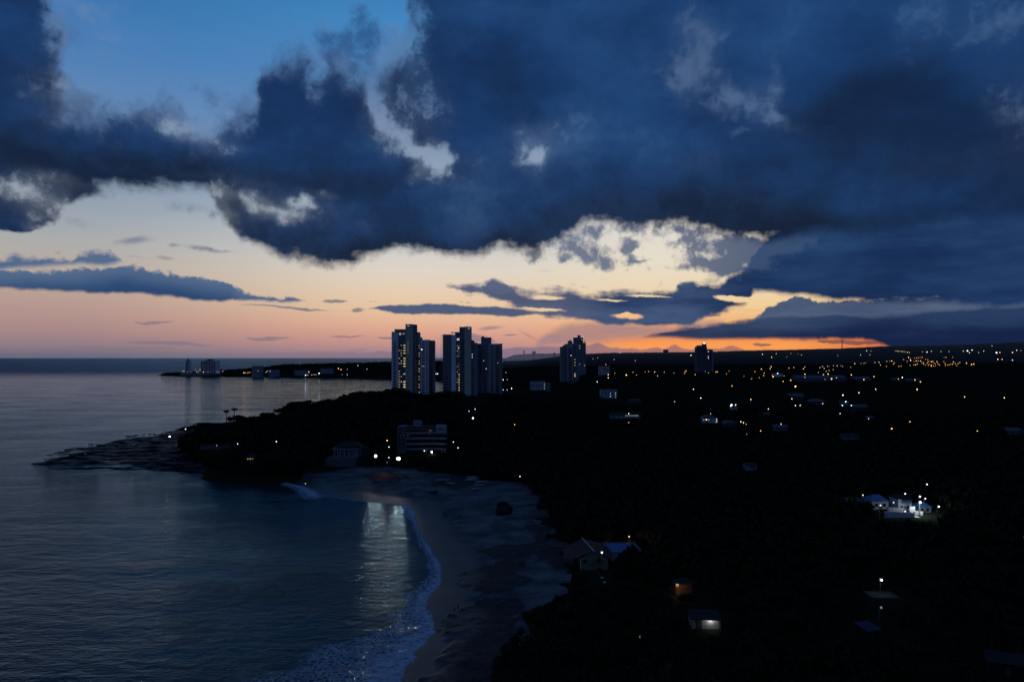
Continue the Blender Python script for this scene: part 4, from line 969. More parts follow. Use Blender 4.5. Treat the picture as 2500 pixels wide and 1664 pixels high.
def hotel():
    Y = 441.0; k = Y/F; uc = 1040
    x0 = (uc-CU)*k; z0 = H-(1106-HV)*k
    root = empty('hotel', (x0, Y, z0), 0, 'five-storey hotel with wavy white balcony bands behind the beach', 'hotel')
    X = lambda u: (u-uc)*k
    Z = lambda v: H-(v-HV)*k-z0
    MB().box(X(991), X(1089), 2.2, 13, -2, Z(1043)).obj('wall', M['roof_dark'], root)
    MB().box(X(969), X(990.6), 0.6, 12, -2, Z(1041)).obj('wing', M['wall_shade'], root)
    for v in (1046, 1054.5, 1063, 1071.5, 1080, 1088.5):
        for u in (972, 981): MB().box(X(u), X(u+6), .52, .64, Z(v+4.5), Z(v)).obj('window', M['glass'], root)
    MB().box(X(1006), X(1026), 5, 9, Z(1043)+.003, Z(1028.5)).obj('roof_house', M['wall_dark'], root)
    MB().box(X(1064.5), X(1089), 1.2, 2.19, Z(1056), Z(1036.5)).obj('corner_panel', M['wall_grey'], root)
    MB().box(X(1071), X(1077), 1.14, 1.24, Z(1047), Z(1043.5)).obj('window', M['glass'], root)
    n = 40
    for v, hgt_, amp in ((1046.5, 1.3, .35), (1054.5, 4.2, .5), (1067.5, 4.2, .7), (1081, 4.2, .8), (1094, 3.6, .7)):
        pts = []
        for i in range(n+1):
            u = 990.8+(1090-990.8)*i/n; pts.append((X(u), 0.6-amp*math.sin((u-990)/100*math.pi*2.4+.6)))
        vs = [(x, y, Z(v+hgt_)) for x, y in pts]+[(x, y, Z(v)) for x, y in pts]+[(x, 2.18, Z(v+hgt_)) for x, y in pts]
        m = n+1; fs = [(i, i+1, m+i+1, m+i) for i in range(n)]+[(i, 2*m+i, 2*m+i+1, i+1) for i in range(n)]
        MB().add(vs, fs).obj('balcony', M['wall_dark'], root)
    for v in (1049, 1060, 1073.5, 1086.5):
        for j in range(9):
            u = 993+j*10.6
            if v < 1050 and u > 1060: continue
            MB().box(X(u), X(u+7.6), 2.1, 2.24, Z(v+6), Z(v)).obj('window', M['glass'], root)
    for u in (1040, 1052, 1078, 1085): MB().box(X(u), X(u+1.2), .9, 1.2, -1, Z(1097)).obj('column', M['wall_white'], root)
    CLEAR.append((967, 1092, 1026, 1104, Y-1)); FOOT.append((x0, Y+6, 18))
hotel()

def beach_pavilion():
    Y = 398.0; k = Y/F; uc = 840; x0 = (uc-CU)*k; z0 = H-(1131-HV)*k
    root = empty('beach_house', (x0, Y, z0), 0, 'dim two-storey house with white columns on a pale terrace wall above the beach', 'house')
    X = lambda u: (u-uc)*k
    Z = lambda v: H-(v-HV)*k-z0
    MB().box(X(795), X(868), 0, 12, -2, Z(1119)).obj('terrace', M['wall_shade'], root)
    MB().box(X(812), X(872), 4, 11, Z(1119)+.003, Z(1098)).obj('wall', M['wall_dark'], root)
    MB().box(X(808), X(876), 1.2, 11.6, Z(1098)+.003, Z(1096.3)).obj('upper_floor', M['slab'], root)
    MB().add([(X(810), 1.5, Z(1091)), (X(880), 1.5, Z(1091)), (X(880), 11.5, Z(1091)), (X(810), 11.5, Z(1091)), (X(830), 6.5, Z(1079)), (X(860), 6.5, Z(1079))], [(0,1,5,4), (1,2,5), (2,3,4,5), (3,0,4)]).obj('roof', M['roof_dark'], root)
    MB().box(X(816), X(872), 4.2, 10.8, Z(1096.2), Z(1091.3)).obj('upper_wall', M['wall_dark'], root)
    for u in (813, 821, 828, 839, 848, 857, 866): MB().box(X(u), X(u+1.4), 1.8, 2.1, Z(1119)+.003, Z(1098)).obj('column', M['wall_grey'], root)
    for u in (815, 826, 841, 853): MB().box(X(u), X(u+5), 3.94, 4.05, Z(1115), Z(1103)).obj('window', M['glass'], root)
    MB().box(X(880), X(895), 3, 8, -1, Z(1093)).obj('garden_wall', M['roof_dark'], root)
    CLEAR.append((793, 896, 1078, 1128, Y-1)); FOOT.append((x0, Y+6, 11))
beach_pavilion()

def gabled_house():                                     # red-brown roof, greenish floodlit gable, blue sheet roof behind
    Y = 205.0; k = Y/F; uc = 1455; x0 = (uc-CU)*k; z0 = H-(1381-HV)*k
    root = empty('beach_house', (x0, Y, z0), 0, 'house with red-brown tile roof, white verge and greenish lit gable above the rocks', 'house')
    X = lambda u: (u-uc)*k
    gx0, gx1, ga = X(1418), X(1485), X(1450); eh = 2.3; ph = 4.4
    MB().box(gx0, gx1, 0, 12, -2, eh).obj('wall', M['wall_green'], root)
    MB().add([(gx0, 0, eh), (gx1, 0, eh), (ga, 0, ph)], [(0,1,2)]).obj('gable', M['wall_green'], root)
    L = X(1382); far = 13.5
    MB().add([(ga, -.6, ph+.08), (L-.2, .5, eh-1.1), (L-.4, far, eh-.9), (ga-2.2, far, ph+.25)], [(0,1,2,3)]).obj('roof', M['roof_red'], root)
    rr = MB().add([(ga, -.6, ph+.081), (ga-2.2, far, ph+.251), (gx1+2.8, far, eh+.1), (gx1+.7, -.6, eh-.15)], [(0,1,2,3)]).obj('roof', M['roof_red'], root)
    MB().tube([(ga, -.6, ph+.2), (ga-2.2, far, ph+.4)], .11).obj('ridge_capping', M['white_paint'], rr)
    MB().box(gx0-.16, gx0-.04, -.12, .02, -1, eh).obj('downpipe', M['white_paint'], root)
    MB().box(X(1446), X(1455), -.05, .04, .1, 2.1).obj('door', M['timber'], root)
    for u in (1424, 1464): MB().box(X(u), X(u+9), -.05, .04, .9, 1.9).obj('window', M['glass'], root)
    CLEAR.append((1383, 1500, 1308, 1380, Y-1)); FOOT.append((x0, Y+7, 10))
    # the neighbouring blue-roofed house
    Y2 = 212.0; k2 = Y2/F; x2 = (1515-CU)*k2; z2 = H-(1366-HV)*k2
    r2 = empty('beach_house', (x2, Y2, z2), 0, 'house with pale blue sheet roof lit orange along its ridge, beside the red-brown roofed house', 'house')
    X2 = lambda u: (u-1515)*k2
    MB().box(X2(1494), X2(1562), 1.0, 9, -3, 2.2).obj('wall', M['wall_grey'], r2)
    MB().add([(X2(1492), .3, 2.25), (X2(1572), .3, 2.25), (X2(1558), 5.5, 3.7), (X2(1478), 5.5, 3.7)], [(0,1,2,3)]).obj('roof', M['roof_blue'], r2)
    MB().add([(X2(1478), 5.5, 3.72), (X2(1558), 5.5, 3.72), (X2(1552), 10, 2.9), (X2(1472), 10, 2.9)], [(0,1,2,3)]).obj('roof', M['roof_red'], r2)
    MB().box(X2(1510), X2(1518), .94, 1.04, .3, 1.6).obj('window', M['glass'], r2)
    CLEAR.append((1470, 1500, 1318, 1360, Y2-1)); CLEAR.append((1525, 1570, 1312, 1322, Y2-1)); FOOT.append((x2, Y2+5, 8))
gabled_house()

def small_buildings():
    def frame(uc, vb, z=None):
        z = 8.0 if z is None else z
        for _ in range(5): Y = (H-z)*F/(vb-HV); z = hgt((uc-CU)/F*Y, Y)
        return (uc-CU)/F*Y, Y, z, Y/F
    # shed lit orange
    x, Y, z, k = frame(1668, 1449); r = empty('shed', (x, Y, z), 0.25, 'small shed glowing orange from a hidden lamp between two dark trees', 'shed')
    MB().box(-2.2, 2.6, 0, 4, -1, 2.6).obj('wall', M['timber'], r); MB().box(-2.6, 3.0, -.5, 4.4, 2.603, 2.75).obj('roof', M['roof_dark'], r); MB().box(-.4, .5, -.05, .04, 0, 2).obj('door', M['timber'], r)
    CLEAR.append((1642, 1682, 1408, 1447, Y-.5)); FOOT.append((x, Y+2, 4)); SPOTS['shed'] = (x, Y, z)
    # carport
    x, Y, z, k = frame(1726, 1541); r = empty('carport', (x, Y, z), -.12, 'white carport wall lit by one lamp under a dark flat roof, lower right', 'carport')
    MB().box(-3.2, 3.0, 1.6, 6.5, -1, 2.5).obj('wall', M['wall_grey'], r); MB().box(-3.6, 3.4, .2, 7, 2.503, 2.72).obj('roof', M['roof_dark'], r)
    for xx in (-3.3, 3.1): MB().box(xx-.08, xx+.08, .3, .46, -1, 2.5).obj('post', M['steel'], r)
    MB().box(-2.2, -.9, 1.55, 1.64, 0, 2).obj('door', M['timber'], r)
    MB().box(.9, 1.25, 1.35, 1.58, 2.25, 2.4).obj('lamp', glow_mat(WHITE, 6), r)
    CLEAR.append((1690, 1762, 1506, 1539, Y-.5)); FOOT.append((x, Y+3, 5)); SPOTS['carport'] = r
    # paved yard under a lamp
    x, Y, z, k = frame(2160, 1452); o = MB().box(-4.2, 4.6, -2.2, 2.6, z-1.2, z+.12).obj('yard_paving', M['paving'], None, loc=(x, Y, 0)); tag(o, kind='structure')
    CLEAR.append((2120, 2200, 1436, 1460, Y-3)); FOOT.append((x, Y, 5)); SPOTS['yard'] = (x, Y, z)
    # blue shed
    x, Y, z, k = frame(2132, 1560); r = empty('shed', (x, Y, z), .3, 'small shed with a deep blue roof in the dark gardens at lower right', 'shed')
    MB().box(-1.7, 1.7, 0, 3, -1, 2.1).obj('wall', M['roof_dark'], r); MB().add([(-2, -.4, 2.05), (2, -.4, 2.05), (2, 3.4, 2.7), (-2, 3.4, 2.7)], [(0,1,2,3)]).obj('roof', M['roof_navy'], r); MB().box(-.5, .4, -.05, .04, 0, 1.9).obj('door', M['timber'], r)
    CLEAR.append((2112, 2152, 1520, 1558, Y-.5)); FOOT.append((x, Y+1.5, 3))
    # bottom corner roof
    x, Y, z, k = frame(2478, 1655); r = empty('house', (x, Y, z), -.35, 'faint bluish sheet roof in the bottom right corner', 'house')
    MB().box(-4, 4, 0, 6, -1, 2.6).obj('wall', M['roof_dark'], r); MB().add([(-4.4, -.4, 2.55), (4.4, -.4, 2.55), (4.4, 3, 3.6), (-4.4, 3, 3.6), (4.4, 6.4, 2.55), (-4.4, 6.4, 2.55)], [(0,1,2,3), (3,2,4,5)]).obj('roof', M['roof_dark'], r)
    MB().box(-1.5, -.6, -.05, .04, 0, 2).obj('door', M['timber'], r); CLEAR.append((2430, 2500, 1606, 1650, Y)); FOOT.append((x, Y+3, 6))
    # steps
    r = None
    pts = [(1458, 1386.5), (1464, 1396), (1470, 1408), (1476, 1419.5)]
    x, Y, z, k = frame(1476, 1421); r = empty('garden_steps', (x, Y, z), 0, 'flight of four white-edged steps leading down from the lit gable', 'steps')
    for u, v in pts:
        xx, yy = G(u, v, z+.2); zz = hgt(xx, yy); Yv = (H-zz-.25)*F/(v-HV); xx = (u-CU)/F*Yv
        MB().box(xx-.42-x, xx+.42-x, Yv-.2-Y, Yv+.2-Y, hgt(xx, Yv)-z-.4, hgt(xx, Yv)-z+.25).obj('step', M['white_paint'], r)
    CLEAR.append((1450, 1484, 1382, 1424, Y-1))
    # walled compound
    x, Y, z, k = frame(2230, 1262); SPOTS['compound'] = (x, Y, z); X = lambda u: (u-2230)*k; Zr = lambda v: (1262-v)*k
    def part_house(label, u0, u1, y0, d, hw, rh, wall, top, zb=0):
        r = empty('house', (x+X((u0+u1)/2), Y+y0, z+zb), 0, label, 'house'); hx = X(u1)-X(u0); hx /= 2
        MB().box(-hx, hx, 0, d, -2, hw).obj('wall', M[wall], r); o = .5
        MB().add([(-hx-o, -o, hw-.05), (hx+o, -o, hw-.05), (hx+o, d+o, hw-.05), (-hx-o, d+o, hw-.05), (-hx*.45, d/2, hw+rh), (hx*.45, d/2, hw+rh)], [(0,1,5,4), (1,2,5), (2,3,4,5), (3,0,4)]).obj('roof', M[top], r)
        for q in (-.5, .45): MB().box(hx*q-.5, hx*q+.5, -.05, .04, 1, 2.1).obj('window', M['glass'], r)
        MB().box(-.45, .45, -.05, .04, 0, 2.05).obj('door', M['timber'], r)
        FOOT.append((x+X((u0+u1)/2), Y+y0+d/2, max(hx, d/2)+2)); return r
    part_house('house with a big deep blue hipped roof at the back of the floodlit compound', 2176, 2219, 13, 7, 3.0, 1.8, 'wall_grey', 'roof_blue')
    part_house('pale-walled house right behind the bright floodlit wall of the compound', 2228, 2262, 9, 6, 4.6, 1.4, 'wall_white', 'roof_dark')
    part_house('dark blue-roofed outbuilding at the right end of the floodlit compound', 2264, 2294, 5, 5, 2.6, 1.2, 'wall_dark', 'roof_blue')
    part_house('low long roof at the far left back of the floodlit compound', 2126, 2168, 17, 5, 2.3, 1.0, 'wall_shade', 'roof_metal')
    w = empty('perimeter_wall', (x, Y, z), 0, 'long grey perimeter wall in front of the compound, left of the bright floodlit wall', 'wall')
    MB().prism([(X(2166), 1.6), (X(2230), -.6), (X(2230), -.35), (X(2166), 1.85)], -2, 1.7).obj('wall_panel', M['wall_white'], w)
    MB().prism([(X(2182), 4.2), (X(2226), 3.0), (X(2226), 3.25), (X(2182), 4.45)], -2, 2.6).obj('wall_panel', M['wall_white'], w)
    w = empty('floodlit_wall', (x, Y, z), 0, 'brilliant white corner wall and paved pad lit by a floodlight, brightest thing at right', 'wall')
    MB().box(X(2229.3), X(2243), 2.2, 2.4, -1, 3.3).obj('wall_panel', M['wall_white'], w)
    MB().prism([(X(2243.05), 2.2), (X(2259), 1.4), (X(2259), 1.6), (X(2243.05), 2.4)], -1, 1.7).obj('wall_panel', M['wall_white'], w)
    MB().prism([(X(2229.3), -.4), (X(2247), -.6), (X(2256), 1.2), (X(2243), 2.18), (X(2229.3), 2.18)], -.6, .12).obj('pad', M['wall_white'], w)
    g = empty('garden_gate', (x+X(2228), Y-1.0, z), 0, 'pale gate posts and bars between the perimeter wall and the floodlit wall', 'gate')
    for xx in (-1.3, 0): MB().box(xx-.12, xx+.12, -.12, .12, -1, 2.2).obj('post', M['wall_white'], g)
    b = MB()
    for j in range(5): b.box(-1.12+j*.22, -1.06+j*.22, -.03, .03, .1, 1.8)
    b.obj('bars', M['steel'], g)
    CLEAR.append((2126, 2300, 1170, 1262, Y-1.5)); FOOT.append((x, Y+4, 9))
SPOTS = {}
small_buildings()

def far_pylon(u, label):
    Y = 8200.0; k = Y/F; x = (u-CU)*k; z0 = H-(852-HV)*k; h = (852-831)*k
    b = MB()
    for sx in (-1, 1):
        for sy in (-1, 1): b.tube([(sx*9, sy*9, 0), (sx*3, sy*3, h*.6), (sx*2, sy*2, h)], [1.3, 1.1, .9], 4)
    for i in range(7):
        za, zb = h*i/7, h*(i+1)/7; ra, rb = 9-7*i/7, 9-7*(i+1)/7
        b.tube([(-ra, 0, za), (rb, 0, zb)], .7, 4); b.tube([(ra, 0, za), (-rb, 0, zb)], .7, 4)
    r = empty('transmission_tower', (x, Y, z0), 0, label, 'pylon'); ms = b.obj('mast', M['wall_dark'], r)
    for q in (.78, .97): MB().box(-16, 16, -.8, .8, h*q, h*q+2.2).obj('cross_arm', M['wall_dark'], ms)
far_pylon(2056, 'distant lattice pylon against the red end of the sunset')

# ---------------------------------------------------------------- lamps
PH = 10.0
_lm = {}
def lamp_mesh(c, k, r, ph, sx=1.0):
    m = glow_mat(c, k); key = (m.name, r, ph, sx)
    if key not in _lm:
        b = MB(); b.tube([(0, 0.9, -2), (0, 0.9, ph-.5)], [.11, .07], 5); b.tube([(0, .9, ph-.5), (0, .2, ph+.25)], .05, 4)
        b.ball((0, 0, ph), r, 8, 5, 1)
        if sx != 1: b.v = [(x*sx if abs(z-ph) < r+.01 else x, y, z) for x, y, z in b.v]
        _lm[key] = b.mesh('street_lamp', [M['steel'], m], True)
    return _lm[key]
def lamp(u, v, c=ORANGE, T=2.0, name='street_lamp', label=None, group=None, y0=0, ph=None, r=0.42, Y=None, cat='street lamp', sx=1.0):
    ph = PH if ph is None else ph
    if Y is None: x, Y, z = hit(u, v, ph, y0)
    else: x = (u-CU)/F*Y; z = H-(v-HV)/F*Y-ph
    z = H-(v-HV)/F*Y-ph
    r = round(max(r, (0.33+0.05*max(0, min(T, 12)-2.5))*Y/PXF)*8)/8
    o = link(name, lamp_mesh(c, lamp_power(T, r, Y), r, ph, sx), None, (x, Y, z))
    tag(o, label, cat, group); CLEAR.append((u-4, u+4, v-4, v+5, Y-0.3)); return o
def pts(z, s, l): return [(z[0]+x/s, z[1]+y/s) for x, y in l]

# plain, about level with the horizon: orange lamps nobody can tell apart, by district
Zc = (1200, 800); Zs = 3.927; Rc = (1800, 800); Rs = 3.366
LAMPS = []
def many(lst, c, T, label, group, name='street_lamp', **k):
    for i, (u, v) in enumerate(lst):
        q = .72*math.exp(random.gauss(0, .42))
        lamp(u, v, c, T*q, name, label, group, **k)
many(pts(Rc, Rs, [(1457,248),(1472,247),(1488,246),(1504,244),(1520,242),(1451,276),(1470,272),(1487,270),(1507,272),(1516,286),(1530,284),(1547,258),(1565,260),(1530,297),(1546,306),(1571,308),(1560,290),(1568,277),(1585,278),(1598,277),(1609,275),(1595,302),(1612,313),(1617,290),(1628,297),(1628,313),(1641,278),(1650,297),(1662,304),(1451,303),(1465,303),(1480,296),(1421,308),(1407,243),(1421,250),(1395,275),(1367,260),(1594,312),(1575,300)]), ORANGE, 1.1, 'tiny orange street lamp in the dense cluster of lamps near the right horizon', 'orange lamps of the dense cluster near the right horizon', y0=2200)
many(pts(Rc, Rs, [(1700,243),(1716,242),(1770,241),(1697,277),(1709,292),(1711,307),(1730,305),(1750,300),(1767,298),(1777,280),(1792,295),(1803,312),(1815,294),(1829,285),(1740,304)]), ORANGE, 1.0, 'tiny orange street lamp in the smaller cluster right of the dense one', 'orange lamps of the smaller cluster near the right horizon', y0=2200)
many(pts(Rc, Rs, [(1300,190),(1313,191),(1325,192),(1337,192),(1349,194),(1361,194),(1373,196),(1386,198),(1399,200),(1415,202)]), WARM, 0.7, 'tiny warm lamp in the straight dotted row on the far right hillside', 'lamps of the dotted row on the far right hillside', y0=3000)
many(pts(Rc, Rs, [(1522,197),(1595,193),(1675,195),(1740,195),(1857,190),(1908,205),(1984,203),(2025,190),(2296,184),(2331,187),(2093,148),(1063,188),(1098,190)]), COOL, 0.8, 'small white lamp scattered along the far right hillside', 'white lamps on the far right hillside', y0=3000)
many(pts(Rc, Rs, [(1132,284),(1165,282),(1176,305),(1228,275),(1252,273),(1270,272),(1226,316),(1327,316),(1347,314),(1016,293),(1040,290),(1052,288),(965,294),(932,323),(1283,297),(1290,287)]), ORANGE, 1.2, 'small orange lamp in the loose line left of the dense cluster', 'orange lamps in the loose line left of the dense cluster', y0=1500)
many(pts(Rc, Rs, [(679,326),(701,317),(714,333),(741,315),(754,315),(754,348),(731,356),(708,384),(788,343),(790,311),(821,312),(852,310),(865,316),(666,368)]), WARM, 1.1, 'small warm lamp in the knot of lamps above the long warehouse roof', 'lamps above the long warehouse roof', y0=1300)
many(pts(Rc, Rs, [(145,361),(198,338),(270,335),(279,318),(222,370),(217,392),(181,409),(117,417),(55,396),(288,390),(385,394),(424,330),(464,325),(472,397),(377,439),(555,322),(543,337),(556,381),(556,406),(597,400),(631,401),(720,422),(815,410)]), ORANGE, 1.7, 'small orange street lamp strewn between the lone grey tower and the warehouse roofs', 'orange street lamps strewn between the lone tower and the warehouses', y0=900)
many(pts(Zc, Zs, [(1182,435),(1356,424),(1390,452),(1507,417),(1473,421),(1564,424),(1592,460),(1657,424),(1750,432),(1850,435),(1866,412),(1856,418),(1953,447),(2049,418),(2081,432),(2152,423),(2167,419),(2278,413),(2253,440)]), ORANGE, 1.4, 'small orange street lamp in the long loose row below the lone grey tower', 'orange street lamps in the long loose row below the lone tower', y0=1100)
many(pts(Rc, Rs, [(407,238),(825,228),(1013,221),(1090,221),(320,213),(528,222),(500,214),(440,210),(207,217)]), WARM, 0.7, 'tiny pale lamp on the dark land just under the orange skyline', 'pale lamps just under the skyline', y0=2500)
many(pts(Zc, Zs, [(1018,287),(973,296),(1230,236),(1176,302),(1379,314)]), WARM, 0.8, 'tiny pale lamp on the dark land right of the stepped tower', 'pale lamps right of the stepped tower', y0=1600)
many(pts(Zc, Zs, [(112,497),(150,494),(113,594),(150,594),(138,427)]), WHITE, 1.5, 'small white lamp in the dark strip right of the broad grey tower', 'white lamps right of the broad grey tower', y0=900)
many(pts((400,850), Zs, [(178,220),(192,220),(227,226),(259,226),(304,204),(347,206),(316,224),(334,228),(379,228),(424,226),(508,226),(525,228),(564,218)]), WARM, 0.6, 'small warm lamp around the two towers at the tip of the far peninsula', 'lamps round the two peninsula towers', 'shore_lamp', Y=2470, ph=6)
many(pts((400,850), Zs, [(765,234),(778,234),(800,235),(815,232),(828,232)]), ORANGE, 1.5, 'orange lamp in the short row on the left of the far peninsula shore', 'short row of orange lamps on the far peninsula', 'shore_lamp', Y=2320, ph=6)
many(pts((400,850), Zs, [(980,228),(994,218),(1020,218),(903,216),(1380,256),(1415,253),(1430,252),(1445,253),(1460,252),(1760,202),(1860,163),(1947,198),(1708,253),(1760,252),(1832,250),(1856,250)]), WHITE, 0.9, 'small white lamp along the middle of the far peninsula shore', 'white lamps along the far peninsula', 'shore_lamp', Y=2290, ph=6)
